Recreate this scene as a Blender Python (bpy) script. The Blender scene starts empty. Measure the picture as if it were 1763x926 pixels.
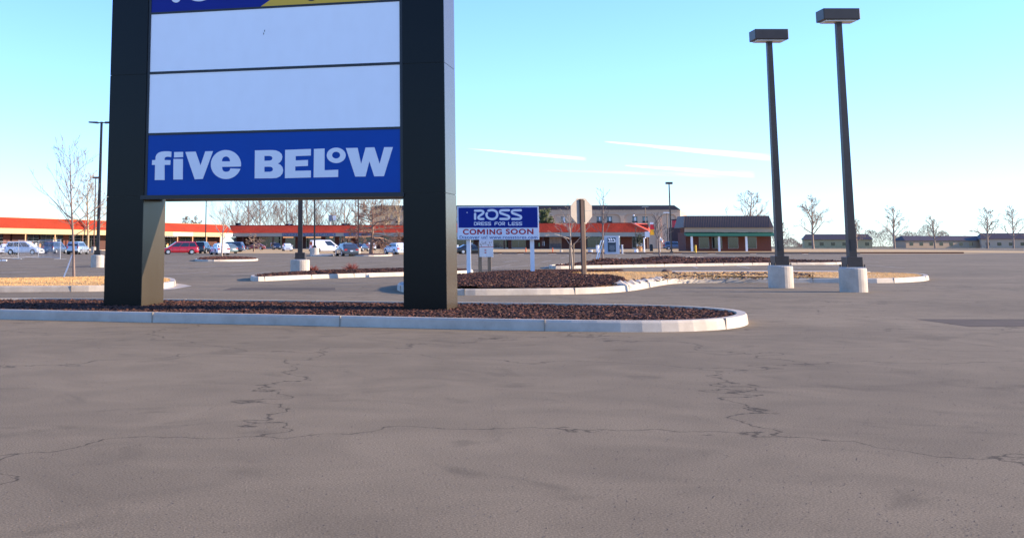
import bpy, bmesh, math, random
from mathutils import Vector, Matrix
random.seed(7)
R = math.radians
sc = bpy.context.scene
col = sc.collection
# ------------------------------------------------------------------ camera
FPX, CX, CY, HZ, CH = 2110.0, 610.0, 115.0, 424.0, 1.15
TH = math.atan((HZ - CY) / FPX)
CT, ST = math.cos(TH), math.sin(TH)
cam_d = bpy.data.cameras.new('camera'); cam = bpy.data.objects.new('camera', cam_d); col.objects.link(cam)
cam.location = (0, 0, CH); cam.rotation_euler = (math.pi / 2 + TH, 0, 0)
cam_d.sensor_width = 36; cam_d.lens = FPX / 1763 * 36
cam_d.shift_x = (881.5 - CX) / 1763; cam_d.shift_y = -(463 - CY) / 1763
cam_d.clip_end = 6000; cam_d.clip_start = 0.1
sc.camera = cam
# ------------------------------------------------------------------ light
SUN_EL = R(16.5); SUN_AZ = R(93.9)                       # azimuth clockwise from +Y
sd = Vector((math.cos(SUN_EL) * math.sin(SUN_AZ), math.cos(SUN_EL) * math.cos(SUN_AZ), math.sin(SUN_EL)))
sl = bpy.data.lights.new('sun', 'SUN'); so = bpy.data.objects.new('sun', sl); col.objects.link(so)
sl.energy = 5.0; sl.angle = R(0.5); sl.color = (1.0, 0.82, 0.62)
so.rotation_euler = sd.to_track_quat('Z', 'Y').to_euler()
sc.view_settings.view_transform = 'Standard'; sc.view_settings.look = 'None'
sc.view_settings.exposure = 1.0; sc.view_settings.gamma = 1

def ray(px, py):
    return Vector((px - CX, FPX * CT - (CY - py) * ST, FPX * ST + (CY - py) * CT))

w = bpy.data.worlds.new('World'); sc.world = w; w.use_nodes = True
nt = w.node_tree; N = nt.nodes; L = nt.links
bg = N['Background']; bg.inputs[1].default_value = 0.15
sky = N.new('ShaderNodeTexSky'); sky.sky_type = 'NISHITA'; sky.sun_disc = False
sky.sun_elevation = SUN_EL; sky.sun_rotation = SUN_AZ; sky.air_density = 1.0; sky.dust_density = 0.1; sky.ozone_density = 1.6
def wn(t, **k):
    n = N.new(t)
    for a, b in k.items(): setattr(n, a, b)
    return n
def wmath(op, a, b=None, c=None):
    n = wn('ShaderNodeMath', operation=op)
    for i, v in enumerate((a, b, c)):
        if v is None: continue
        if isinstance(v, (int, float)): n.inputs[i].default_value = v
        else: L.new(v, n.inputs[i])
    return n.outputs[0]
tc = wn('ShaderNodeTexCoord'); sx = wn('ShaderNodeSeparateXYZ'); L.new(tc.outputs['Generated'], sx.inputs[0])
yy = wmath('MAXIMUM', sx.outputs[1], 0.02)
rr = wmath('DIVIDE', sx.outputs[0], yy); ee = wmath('DIVIDE', sx.outputs[2], yy)
cmb = wn('ShaderNodeCombineXYZ'); L.new(wmath('MULTIPLY', rr, 22), cmb.inputs[0]); L.new(wmath('MULTIPLY', wmath('ADD', ee, wmath('MULTIPLY', rr, .11)), 260), cmb.inputs[1])
noi = wn('ShaderNodeTexNoise'); noi.inputs['Scale'].default_value = 1.0; noi.inputs['Detail'].default_value = 5; L.new(cmb.outputs[0], noi.inputs['Vector'])
acc = None
for (xa, ya, xb, yb, th, st) in ((805, 256, 1010, 274, 3.6, .65), (1040, 244, 1330, 272, 6, .75), (1075, 285, 1300, 301, 5.5, .75), (930, 293, 1260, 303, 5, .15)):
    ra, rb = ray(xa, ya), ray(xb, yb)
    r0, e0, r1, e1 = ra.x / ra.y, ra.z / ra.y, rb.x / rb.y, rb.z / rb.y
    sl_ = (e1 - e0) / (r1 - r0)
    u = wmath('DIVIDE', wmath('SUBTRACT', rr, r0), r1 - r0)                      # 0..1 along the streak
    v = wmath('SUBTRACT', wmath('SUBTRACT', ee, e0), wmath('MULTIPLY', wmath('SUBTRACT', rr, r0), sl_))
    halfw = wmath('MULTIPLY', wmath('ADD', wmath('MULTIPLY', u, .9), .25), th * 1.15 / 2130)
    q = wmath('DIVIDE', v, wmath('MAXIMUM', halfw, 0.0003))
    g = wmath('SUBTRACT', 1, wmath('MULTIPLY', q, q)); g = wmath('POWER', wmath('MAXIMUM', g, 0), 1.8)
    along = wmath('MULTIPLY', wmath('MULTIPLY', u, wmath('SUBTRACT', 1, u)), 4); along = wmath('MAXIMUM', along, 0)
    along = wmath('POWER', along, .6)
    m = wmath('MULTIPLY', wmath('MULTIPLY', g, along), st)
    acc = m if acc is None else wmath('MAXIMUM', acc, m)
acc = wmath('MULTIPLY', acc, wmath('MINIMUM', wmath('MULTIPLY', wmath('MAXIMUM', wmath('SUBTRACT', noi.outputs[0], .30), 0), 3.6), 1.0))
acc = wmath('MULTIPLY', acc, wmath('GREATER_THAN', sx.outputs[1], 0.05))
tint = wn('ShaderNodeMix', data_type='RGBA', blend_type='MULTIPLY'); tint.inputs[0].default_value = 1
L.new(sky.outputs[0], tint.inputs[6]); tint.inputs[7].default_value = (0.60, 0.84, 1.42, 1)
mx = wn('ShaderNodeMix', data_type='RGBA'); L.new(acc, mx.inputs[0]); L.new(tint.outputs[2], mx.inputs[6]); mx.inputs[7].default_value = (9.5, 8.8, 8.2, 1)
L.new(mx.outputs[2], bg.inputs[0])

# ------------------------------------------------------------------ coordinates
def gh(Y): return 0.0026 * min(max(Y - 150.0, 0.0), 190.0)
def pt(px, py, Y):
    r = ray(px, py); t = Y / r.y
    return Vector((r.x * t, Y, CH + r.z * t))
def gnd(px, py):
    r = ray(px, py); Y = 60.0
    for _ in range(60):
        t = (gh(Y) - CH) / r.z; Y = .5 * Y + .5 * min(max(t * r.y, 1), 1500)
    return Vector((r.x * Y / r.y, Y, gh(Y)))
def wx(px, Y): return (px - CX) / (FPX / CT) * Y
def zat(py, Y): return pt(CX, py, Y).z
def hit(px, py, P, n):                                   # a point of a plane
    r = ray(px, py); o = Vector((0, 0, CH))
    return o + r * ((P - o).dot(n) / r.dot(n))

# ------------------------------------------------------------------ materials
def mat(name, c, rough=.7, metal=0, var=0.0, vs=8, bump=0, bs=40, spec=.5, coat=0, c2=None, stretch=None, emis=0, bd=.01):
    m = bpy.data.materials.new(name); m.use_nodes = True
    t = m.node_tree; n = t.nodes; l = t.links; b = n['Principled BSDF']
    b.inputs['Base Color'].default_value = (*c, 1); b.inputs['Roughness'].default_value = rough
    b.inputs['Metallic'].default_value = metal; b.inputs['Specular IOR Level'].default_value = spec
    b.inputs['Coat Weight'].default_value = coat; b.inputs['Coat Roughness'].default_value = .05
    if var or bump:
        g = n.new('ShaderNodeNewGeometry'); mp = n.new('ShaderNodeMapping'); l.new(g.outputs['Position'], mp.inputs[0])
        if stretch: mp.inputs['Scale'].default_value = stretch
    if var:
        no = n.new('ShaderNodeTexNoise'); no.inputs['Scale'].default_value = vs; no.inputs['Detail'].default_value = 6; no.inputs['Roughness'].default_value = .65
        l.new(mp.outputs[0], no.inputs['Vector'])
        no2 = n.new('ShaderNodeTexNoise'); no2.inputs['Scale'].default_value = vs * .13; no2.inputs['Detail'].default_value = 3
        l.new(mp.outputs[0], no2.inputs['Vector'])
        ad = n.new('ShaderNodeMath'); ad.operation = 'ADD'; l.new(no.outputs[0], ad.inputs[0]); l.new(no2.outputs[0], ad.inputs[1])
        rp = n.new('ShaderNodeMapRange'); rp.inputs[1].default_value = .7; rp.inputs[2].default_value = 1.3; l.new(ad.outputs[0], rp.inputs[0])
        mi = n.new('ShaderNodeMix'); mi.data_type = 'RGBA'
        d = c2 or tuple(x * (1 - var) for x in c); h = c if c2 else tuple(min(1, x * (1 + var)) for x in c)
        mi.inputs[6].default_value = (*d, 1); mi.inputs[7].default_value = (*h, 1)
        l.new(rp.outputs[0], mi.inputs[0]); l.new(mi.outputs[2], b.inputs['Base Color'])
    if bump:
        nb = n.new('ShaderNodeTexNoise'); nb.inputs['Scale'].default_value = bs; nb.inputs['Detail'].default_value = 4
        l.new(mp.outputs[0], nb.inputs['Vector'])
        bu = n.new('ShaderNodeBump'); bu.inputs['Strength'].default_value = bump; bu.inputs['Distance'].default_value = bd
        l.new(nb.outputs[0], bu.inputs['Height']); l.new(bu.outputs[0], b.inputs['Normal'])
    if emis:
        b.inputs['Emission Color'].default_value = (*c, 1); b.inputs['Emission Strength'].default_value = emis
    return m
def asphalt_mat():
    m = mat('asphalt', (.2, .2, .2), .92, spec=.15); t = m.node_tree; n = t.nodes; l = t.links; b = n['Principled BSDF']
    g = n.new('ShaderNodeNewGeometry')
    def noise(sc_, det, dist=0):
        x = n.new('ShaderNodeTexNoise'); x.inputs['Scale'].default_value = sc_; x.inputs['Detail'].default_value = det; x.inputs['Distortion'].default_value = dist; l.new(g.outputs['Position'], x.inputs['Vector']); return x.outputs[0]
    def ramp(src, a, b_, c0, c1):
        r = n.new('ShaderNodeMapRange'); r.inputs[1].default_value = a; r.inputs[2].default_value = b_; r.inputs[3].default_value = c0; r.inputs[4].default_value = c1; l.new(src, r.inputs[0]); return r.outputs[0]
    def mul(a, b_):
        x = n.new('ShaderNodeMath'); x.operation = 'MULTIPLY'; l.new(a, x.inputs[0]); l.new(b_, x.inputs[1]); return x.outputs[0]
    k = mul(mul(ramp(noise(.16, 4, .6), .35, .65, .86, 1.1), ramp(noise(1.1, 5, 1.2), .3, .7, .88, 1.1)), mul(ramp(noise(95, 2), .3, .7, .62, 1.38), ramp(noise(.7, 6, 2.5), .58, .70, 1, .78)))
    v = n.new('ShaderNodeTexVoronoi'); v.feature = 'DISTANCE_TO_EDGE'; v.inputs['Scale'].default_value = .22
    wp = n.new('ShaderNodeMix'); wp.data_type = 'VECTOR'; wp.inputs[0].default_value = .06; nc = n.new('ShaderNodeTexNoise'); nc.inputs['Scale'].default_value = 1.3; nc.inputs['Detail'].default_value = 5
    l.new(g.outputs['Position'], nc.inputs['Vector']); l.new(g.outputs['Position'], wp.inputs[4])
    sc2 = n.new('ShaderNodeVectorMath'); sc2.operation = 'SCALE'; sc2.inputs['Scale'].default_value = 26; l.new(nc.outputs['Color'], sc2.inputs[0]); l.new(sc2.outputs[0], wp.inputs[5]); l.new(wp.outputs[1], v.inputs['Vector'])
    k = mul(k, ramp(v.outputs['Distance'], .0010, .0045, .42, 1))
    mm = n.new('ShaderNodeVectorMath'); mm.operation = 'SCALE'; mm.inputs[0].default_value = (.226, .170, .104); l.new(k, mm.inputs['Scale']); l.new(mm.outputs[0], b.inputs['Base Color'])
    bu = n.new('ShaderNodeBump'); bu.inputs['Strength'].default_value = .6; bu.inputs['Distance'].default_value = .004; l.new(noise(140, 3), bu.inputs['Height']); l.new(bu.outputs[0], b.inputs['Normal'])
    return m
def brick_mat(name, c1, c2, mortar, sc_=1.0):
    m = bpy.data.materials.new(name); m.use_nodes = True
    t = m.node_tree; n = t.nodes; l = t.links; b = n['Principled BSDF']; b.inputs['Roughness'].default_value = .85
    tcn = n.new('ShaderNodeTexCoord'); sp = n.new('ShaderNodeSeparateXYZ'); cb = n.new('ShaderNodeCombineXYZ')
    l.new(tcn.outputs['Object'], sp.inputs[0]); ad = n.new('ShaderNodeMath'); ad.operation = 'ADD'
    l.new(sp.outputs[0], ad.inputs[0]); l.new(sp.outputs[1], ad.inputs[1]); l.new(ad.outputs[0], cb.inputs[0]); l.new(sp.outputs[2], cb.inputs[1])
    br = n.new('ShaderNodeTexBrick'); br.inputs['Scale'].default_value = sc_; br.inputs['Brick Width'].default_value = .24; br.inputs['Row Height'].default_value = .08
    br.inputs['Mortar Size'].default_value = .01; br.inputs['Color1'].default_value = (*c1, 1); br.inputs['Color2'].default_value = (*c2, 1); br.inputs['Mortar'].default_value = (*mortar, 1)
    l.new(cb.outputs[0], br.inputs['Vector']); l.new(br.outputs[0], b.inputs['Base Color'])
    return m
M = {}
M['asphalt'] = asphalt_mat()
M['concrete'] = mat('concrete', (.58, .50, .40), .85, var=1, c2=(.40, .33, .26), vs=4, bump=.25, bs=60, spec=.3)
M['concrete_dark'] = mat('stained_concrete', (.30, .25, .19), .9, var=.2, vs=2, bump=.2)
M['apron'] = mat('apron_concrete', (.55, .36, .16), .9, var=.14, vs=.6, spec=.2)
M['paint_line'] = mat('worn_line_paint', (.52, .46, .40), .8, var=1, vs=5, c2=(.22, .17, .125), spec=.2)
M['mulch'] = mat('bark_mulch', (.12, .050, .034), .95, var=1, vs=14, c2=(.035, .017, .013), bump=1, bs=25, bd=.05, spec=.2)
M['chip'] = mat('bark_chip', (.11, .046, .030), .9, var=.5, vs=20, spec=.2)
M['chip_dark'] = mat('dark_bark_chip', (.055, .028, .02), .9, spec=.2)
M['chip_pale'] = mat('pale_bark_chip', (.34, .22, .15), .9, spec=.2)
M['soil'] = mat('dry_soil', (.60, .37, .16), .95, var=.2, vs=3, bump=.6, bs=20, bd=.03, spec=.15)
M['grass'] = mat('dormant_grass', (.80, .48, .19), .9, var=.15, vs=2.5, spec=.15)
M['grass_dark'] = mat('grass_thatch', (.33, .21, .09), .9, var=.3, vs=4, spec=.15)
M['far'] = mat('far_field', (.20, .17, .09), .95, var=.3, vs=.02, spec=.1)
M['white'] = mat('white_paint', (.80, .80, .79), .45, var=.04, vs=4)
M['panel'] = mat('sign_face_plastic', (.88, .88, .88), .4, var=.03, vs=1.4)
def panel_mat():
    m = mat('sign_face_plastic', (.86, .86, .87), .38, spec=.5); t = m.node_tree; n = t.nodes; l = t.links; b = n['Principled BSDF']
    g = n.new('ShaderNodeTexCoord'); mp = n.new('ShaderNodeMapping'); mp.inputs['Scale'].default_value = (5, 5, 1.5); l.new(g.outputs['Object'], mp.inputs[0])
    x = n.new('ShaderNodeTexNoise'); x.inputs['Scale'].default_value = 1; x.inputs['Detail'].default_value = 5; l.new(mp.outputs[0], x.inputs['Vector'])
    y = n.new('ShaderNodeTexNoise'); y.inputs['Scale'].default_value = 3; y.inputs['Detail'].default_value = 8; l.new(g.outputs['Object'], y.inputs['Vector'])
    a = n.new('ShaderNodeMath'); a.operation = 'ADD'; l.new(x.outputs[0], a.inputs[0]); l.new(y.outputs[0], a.inputs[1])
    r = n.new('ShaderNodeMapRange'); r.inputs[1].default_value = .7; r.inputs[2].default_value = 1.2; l.new(a.outputs[0], r.inputs[0])
    mi = n.new('ShaderNodeMix'); mi.data_type = 'RGBA'; mi.inputs[6].default_value = (.925, .92, .915, 1); mi.inputs[7].default_value = (.95, .95, .95, 1); l.new(r.outputs[0], mi.inputs[0]); l.new(mi.outputs[2], b.inputs['Base Color'])
    return m
M['panel'] = panel_mat()
M['blue'] = mat('sign_blue', (.000, .062, .33), .45, spec=.2, var=.06, vs=2)
M['navy'] = mat('sign_navy', (.004, .018, .22), .45, spec=.2, var=.06, vs=2)
M['yellow'] = mat('sign_yellow', (.72, .42, .02), .4)
M['black'] = mat('black_plastic', (.012, .012, .014), .4)
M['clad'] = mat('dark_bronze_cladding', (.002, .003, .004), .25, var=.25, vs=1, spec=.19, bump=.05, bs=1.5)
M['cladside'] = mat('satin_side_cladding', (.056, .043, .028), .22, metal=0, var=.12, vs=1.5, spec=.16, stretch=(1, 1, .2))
M['frame'] = mat('cabinet_frame', (.016, .018, .022), .4, metal=.2)
M['lip'] = mat('cabinet_lip', (.45, .42, .38), .5, metal=.3)
M['pole'] = mat('dark_bronze_pole', (.045, .034, .028), .45, metal=.2, var=.2, vs=5)
M['polelit'] = mat('sunlit_pole_tone', (.16, .07, .04), .5, metal=.1)  # orange sunlight on the far shafts put into the pole colour
M['galv'] = mat('galvanised_steel', (.42, .42, .43), .45, metal=.5)
M['roof_red'] = mat('red_orange_roof', (.31, .030, .006), .75, var=.16, vs=1.2, stretch=(1, 1, 4), bump=.4, bs=12, spec=.25)
M['roof_tile'] = mat('red_clay_tile', (.68, .075, .030), .8, var=.25, vs=2.5, spec=.25)
M['cream'] = mat('cream_fascia', (.50, .375, .19), .8, var=.05, vs=1)
M['grey_fascia'] = mat('pale_grey_fascia', (.33, .33, .28), .8, var=.06, vs=1)
M['colm'] = mat('tan_column', (.60, .30, .14), .8, var=.08)
M['brick'] = brick_mat('red_brick', (.16, .038, .022), (.12, .028, .018), (.10, .06, .045))
M['brickdark'] = brick_mat('dark_brick', (.10, .028, .018), (.07, .02, .013), (.06, .04, .03))
M['glass'] = mat('store_glass', (.012, .016, .016), .06, spec=.8)
M['glass_green'] = mat('green_store_glass', (.018, .030, .024), .08, spec=.8)
M['interior'] = mat('dark_interior', (.022, .017, .015), .9)
M['alum'] = mat('aluminium_frame', (.25, .24, .23), .4, metal=.5)
M['hotel'] = mat('tan_stucco', (.66, .44, .29), .9, var=.06, vs=.5, spec=.2)
M['hotel2'] = mat('recessed_stucco', (.61, .40, .27), .9, var=.06, vs=.5, spec=.2)
M['hotelroof'] = mat('black_roof', (.028, .026, .032), .7, var=.2, vs=1, spec=.2)
M['hglass'] = mat('hotel_glass', (.07, .12, .14), .1, spec=.8)
M['brown_roof'] = mat('brown_metal_roof', (.075, .050, .042), .55, var=.1)
M['tan_fascia'] = mat('tan_fascia', (.45, .31, .20), .8)
M['green'] = mat('green_awning', (.008, .10, .06), .6)
M['bark'] = mat('grey_brown_bark', (.23, .16, .125), .9, var=.3, vs=20, bump=.5, bs=60)
M['bark_pale'] = mat('pale_bark', (.42, .33, .25), .9, var=.25, vs=20)
M['bark_dark'] = mat('dark_bark', (.12, .075, .055), .9, var=.25, vs=12)
M['bark_oak'] = mat('oak_bark', (.22, .13, .09), .9, var=.25, vs=8)
M['bark_far'] = mat('far_bark', (.29, .20, .145), .9, var=.25, vs=4)
M['twig_tan'] = mat('tan_twigs', (.45, .33, .19), .9, var=.2, vs=4)
M['leaf_brown'] = mat('dead_oak_leaf', (.22, .09, .045), .85, var=.4, vs=4)
M['leaf_green'] = mat('evergreen_needles', (.08, .10, .03), .85, var=.4, vs=3)
M['leaf_red'] = mat('russet_shrub', (.30, .075, .045), .85, var=.3, vs=6)
M['wood_dark'] = mat('weathered_dark_wood', (.085, .052, .04), .85, var=.3, vs=12, stretch=(3, 3, .3), bump=.3)
M['wood'] = mat('weathered_wood', (.30, .20, .12), .85, var=.25, vs=12, stretch=(3, 3, .3), bump=.3)
M['signback'] = mat('bare_aluminium_back', (.41, .33, .25), .5, metal=0, var=.1, vs=5)
M['boardwhite'] = mat('board_white', (.80, .81, .84), .45, var=.03)
M['rossblue'] = mat('board_blue', (.006, .022, .22), .5, spec=.2, var=.06)
M['letter'] = mat('letter_pale', (.80, .80, .82), .4)
M['crimson'] = mat('letter_crimson', (.46, .001, .012), .5)
M['navyink'] = mat('letter_navy', (.05, .07, .22), .5)
M['redmark'] = mat('red_ink', (.6, .06, .04), .6)
M['greymark'] = mat('grey_ink', (.30, .25, .22), .6)
M['tyre'] = mat('tyre_rubber', (.015, .015, .016), .85)
M['rim'] = mat('alloy_rim', (.55, .55, .56), .3, metal=.6)
M['carglass'] = mat('car_glass', (.015, .02, .024), .04, spec=.9)
M['trim'] = mat('black_trim', (.02, .02, .02), .6)
M['tail'] = mat('tail_lamp', (.42, .015, .015), .2, spec=.8)
M['head'] = mat('head_lamp', (.65, .66, .68), .12, spec=.9)
M['plate'] = mat('number_plate', (.6, .65, .7), .5)
M['orange'] = mat('orange_plastic', (.75, .13, .03), .6)
M['blackbin'] = mat('bin_dark', (.02, .018, .018), .6)
M['dirblue'] = mat('directory_navy', (.012, .030, .055), .3)
M['dirframe'] = mat('directory_frame', (.36, .42, .50), .5)
M['fasciablue'] = mat('faded_blue_sign', (.09, .13, .22), .6, var=.25, vs=2)
M['yel'] = mat('bollard_yellow', (.75, .45, .03), .6)
M['flagred'] = mat('banner_red', (.65, .03, .04), .7)
M['flagyel'] = mat('banner_yellow', (.85, .50, .03), .7)
M['lampwarm'] = mat('soffit_lamp', (1.0, .50, .26), .6, emis=.45)
M['kerbdark'] = mat('shaded_kerb_and_grit', (.16, .12, .095), .9, var=.2, vs=1)  # shade on the far kerb front put into the colour; grit shares it
def paint(name, c, met=.0): return mat(name, c, .28, metal=met, coat=.8, spec=.5)
PA = {'white': paint('car_white', (.74, .75, .77)), 'silver': paint('car_silver', (.42, .46, .50), .5), 'grey': paint('car_grey', (.055, .06, .065), .2),
      'red': paint('car_red', (.42, .008, .018), .1), 'black': paint('car_black', (.010, .011, .014)), 'bluegrey': paint('car_blue_grey', (.09, .12, .17), .4),
      'maroon': paint('car_maroon', (.20, .015, .02), .1), 'navy': paint('car_navy', (.02, .03, .055), .2), 'green': paint('car_sage', (.20, .25, .22), .4)}

# ------------------------------------------------------------------ mesh helpers
class MB:
    def __init__(s): s.v = []; s.f = []
    def add(s, vs, fs):
        o = len(s.v); s.v += [tuple(v) for v in vs]; s.f += [tuple(i + o for i in f) for f in fs]; return s
    def box(s, x0, x1, y0, y1, z0, z1):
        return s.add([(x0, y0, z0), (x1, y0, z0), (x1, y1, z0), (x0, y1, z0), (x0, y0, z1), (x1, y0, z1), (x1, y1, z1), (x0, y1, z1)],
                     [(0, 3, 2, 1), (4, 5, 6, 7), (0, 1, 5, 4), (1, 2, 6, 5), (2, 3, 7, 6), (3, 0, 4, 7)])
    def hexa(s, p):                                      # 8 points: bottom loop, top loop
        return s.add(p, [(0, 3, 2, 1), (4, 5, 6, 7), (0, 1, 5, 4), (1, 2, 6, 5), (2, 3, 7, 6), (3, 0, 4, 7)])
    def tube(s, a, b, ra, rb=None, n=6, cap=True):
        rb = ra if rb is None else rb; a = Vector(a); b = Vector(b); d = (b - a)
        if d.length < 1e-6: return s
        d.normalize(); u = d.orthogonal().normalized(); v = d.cross(u); o = len(s.v)
        for c, r in ((a, ra), (b, rb)):
            for i in range(n):
                t = 2 * math.pi * i / n; s.v.append(tuple(c + u * (r * math.cos(t)) + v * (r * math.sin(t))))
        for i in range(n): s.f.append((o + i, o + (i + 1) % n, o + n + (i + 1) % n, o + n + i))
        if cap: s.f.append(tuple(o + i for i in reversed(range(n)))); s.f.append(tuple(o + n + i for i in range(n)))
        return s
    def build(s, name, m, parent=None, smooth=False, loc=None, bevel=0):
        me = bpy.data.meshes.new(name); me.from_pydata(s.v, [], s.f); me.update()
        if isinstance(m, str): m = M[m]
        me.materials.append(m)
        if smooth: me.polygons.foreach_set('use_smooth', [True] * len(me.polygons))
        o = bpy.data.objects.new(name, me); col.objects.link(o)
        if parent: o.parent = parent
        if loc is not None: o.location = loc
        if bevel:
            bm = bmesh.new(); bm.from_mesh(me); bmesh.ops.bevel(bm, geom=list(bm.edges), offset=bevel, segments=2, affect='EDGES', profile=.5); bm.to_mesh(me); bm.free()
        return o
def box(name, m, parent, x0, x1, y0, y1, z0, z1, bevel=0, loc=None):
    return MB().box(x0, x1, y0, y1, z0, z1).build(name, m, parent, bevel=bevel, loc=loc)
def tag(o, label=None, cat=None, group=None, kind=None):
    if label: o['label'] = label
    if cat: o['category'] = cat
    if group: o['group'] = group
    if kind: o['kind'] = kind
    return o
def thing(name, loc, label, cat, rz=0, group=None):
    o = bpy.data.objects.new(name, None); col.objects.link(o); o.location = loc; o.rotation_euler = (0, 0, rz); o.empty_display_size = .3
    return tag(o, label, cat, group)
def fixn(o):
    bm = bmesh.new(); bm.from_mesh(o.data); bmesh.ops.recalc_face_normals(bm, faces=bm.faces); bm.to_mesh(o.data); bm.free(); return o
def copy_tree(o, parent=None):
    c = o.copy(); col.objects.link(c); c.parent = parent
    for ch in o.children: copy_tree(ch, c)
    return c

# ------------------------------------------------------------------ ground
def sheet(name, m, poly, dz, n=1):
    """flat polygon following the ground profile, list of (x,y)"""
    bm = bmesh.new(); vs = [bm.verts.new((x, y, gh(y) + dz)) for x, y in poly]; bm.faces.new(vs)
    bmesh.ops.recalc_face_normals(bm, faces=bm.faces)
    for f in bm.faces:
        if f.normal.z < 0: f.normal_flip()
    me = bpy.data.meshes.new(name); bm.to_mesh(me); bm.free(); me.materials.append(M[m] if isinstance(m, str) else m)
    o = bpy.data.objects.new(name, me); col.objects.link(o); o['kind'] = 'structure'; return o
g = MB()
ys = [-60, 0, 40, 80, 120, 150, 160, 200, 240, 280, 340, 420]
xs = [-900, -300, -150, -60, 0, 60, 150, 300, 900]
for y in ys:
    for x in xs: g.v.append((x, y, gh(y)))
for j in range(len(ys) - 1):
    for i in range(len(xs) - 1):
        a = j * len(xs) + i; g.f.append((a, a + 1, a + len(xs) + 1, a + len(xs)))
tag(g.build('parking_lot', 'asphalt'), kind='structure')
g = MB(); g.add([(-6000, 419, .44), (6000, 419, .44), (6000, 6000, .44), (-6000, 6000, .44)], [(0, 1, 2, 3)])
for sx_ in (-1, 1): g.add([(sx_ * 899, -60, -.05), (sx_ * 6000, -60, -.05), (sx_ * 6000, 419, .43), (sx_ * 899, 419, .43)], [(0, 1, 2, 3) if sx_ > 0 else (3, 2, 1, 0)])
tag(g.build('far_ground', 'far'), kind='structure')
# concrete lane in front of the shops
A0 = gnd(-160, 440.5)
ap = [(-135, 150.5), (-62, 178), (-20, 205), (0, 212), (40, 205), (64, 194), (140, 190), (140, 240), (140, 339), (-20, 339), (-72, 240), (-135, 160)]
# lay as strips so that it follows the slope
def lane(name, m, f0, f1, x0, x1, dz, nx=40):
    g = MB()
    for i in range(nx + 1):
        x = x0 + (x1 - x0) * i / nx; a, b = f0(x), f1(x)
        for k in range(5):
            y = a + (b - a) * k / 4; g.v.append((x, y, gh(y) + dz))
    for i in range(nx):
        for k in range(4):
            a = i * 5 + k; g.f.append((a, a + 5, a + 6, a + 1))
    return tag(g.build(name, m), kind='structure')
def lerpf(pts):
    def f(x):
        if x <= pts[0][0]: return pts[0][1]
        for (xa, ya), (xb, yb) in zip(pts, pts[1:]):
            if x <= xb: return ya + (yb - ya) * (x - xa) / (xb - xa)
        return pts[-1][1]
    return f
lane('shop_lane', 'apron', lerpf([(-60, 262), (-40, 236), (-26, 190), (-12, 184), (6, 172), (14, 182), (20, 192), (130, 196)]), lerpf([(-60, 270), (-36, 322), (20, 322), (130, 318)]), -60, 130, .006, 60)
# stall lines
def line(x0, y0, x1, y1, wd=.12):
    d = Vector((x1 - x0, y1 - y0)); n = Vector((-d.y, d.x)).normalized() * wd / 2
    g = MB(); k = 4
    for i in range(k + 1):
        x = x0 + d.x * i / k; y = y0 + d.y * i / k
        g.v += [(x - n.x, y - n.y, gh(y) + .005), (x + n.x, y + n.y, gh(y) + .005)]
    for i in range(k): g.f.append((2 * i, 2 * i + 2, 2 * i + 3, 2 * i + 1))
    g.f = [tuple(reversed(f)) if (d.x * 0 + 1) and n.x > 0 else f for f in g.f]
    return tag(g.build('parking_line', 'paint_line'), kind='structure')
for (Y0, ln, xa, xb, stp) in ((66, 11, -34, 30, 2.75), (50.5, 5.5, -16, -4, 2.75), (91, 11, -44, 40, 2.75), (118, 11, -56, 52, 2.8), (146, 10, -62, 60, 2.9)):
    x = xa
    while x < xb:
        line(x, Y0, x + ln * .22, Y0 + ln * .975, .13); x += stp
for a, b in (((285, 462), (420, 456)), ((0, 470), (178, 463)), ((0, 477), (178, 470)), ((850, 463), (930, 455)), ((1010, 458), (1110, 446))):
    p, q = gnd(*a), gnd(*b); line(p.x, p.y, q.x, q.y)
# faint seams / cracks
rc = random.Random(3)
g = MB()
for k in range(22):
    x, y = (rc.uniform(-25, 25), rc.uniform(36, 110)) if k < 22 else (rc.uniform(-4, 14), rc.uniform(5, 22)); a = rc.uniform(-.3, .3) + rc.choice((0, 1.3))
    for s in range(rc.randint(8, 20)):
        x2, y2 = x + math.cos(a) * .7, y + math.sin(a) * .7; wd = .018 if k < 22 else .006
        nx_, ny_ = -math.sin(a) * wd, math.cos(a) * wd
        g.add([(x - nx_, y - ny_, .004), (x2 - nx_, y2 - ny_, .004), (x2 + nx_, y2 + ny_, .004), (x + nx_, y + ny_, .004)], [(0, 1, 2, 3)])
        x, y = x2, y2; a += rc.uniform(-.35, .35)
o = g.build('crack_sealant', M['interior']); tag(o, kind='structure')

M['patch'] = mat('patched_asphalt', (.13, .10, .072), .95, var=.2, vs=2, bump=.5, bs=40, spec=.1)
M['oil'] = mat('oil_stain', (.11, .085, .062), .7, var=.3, vs=6, spec=.2)
for (x, y, a_, b_, mm) in ((10.5, 19, 1.6, .9, 'patch'), (-2, 34, 1.5, .9, 'patch'), (7, 60, 1.5, 2.0, 'patch'), (-14, 72, 2.5, 3, 'patch')):
    rq = random.Random(x * 7 + y); nn_ = 6 if mm == 'patch' else 18
    if mm == 'patch': pl_ = [(x - a_, y - b_), (x + a_, y - b_ * .94), (x + a_ * .97, y + b_), (x - a_ * .96, y + b_ * 1.03)]
    else: pl_ = [(x + a_ * rq.uniform(.7, 1.1) * math.cos(2 * math.pi * i / nn_), y + b_ * rq.uniform(.7, 1.1) * math.sin(2 * math.pi * i / nn_)) for i in range(nn_)]
    sheet('asphalt_patch' if mm == 'patch' else 'oil_stain', mm, pl_, .0025)

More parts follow.
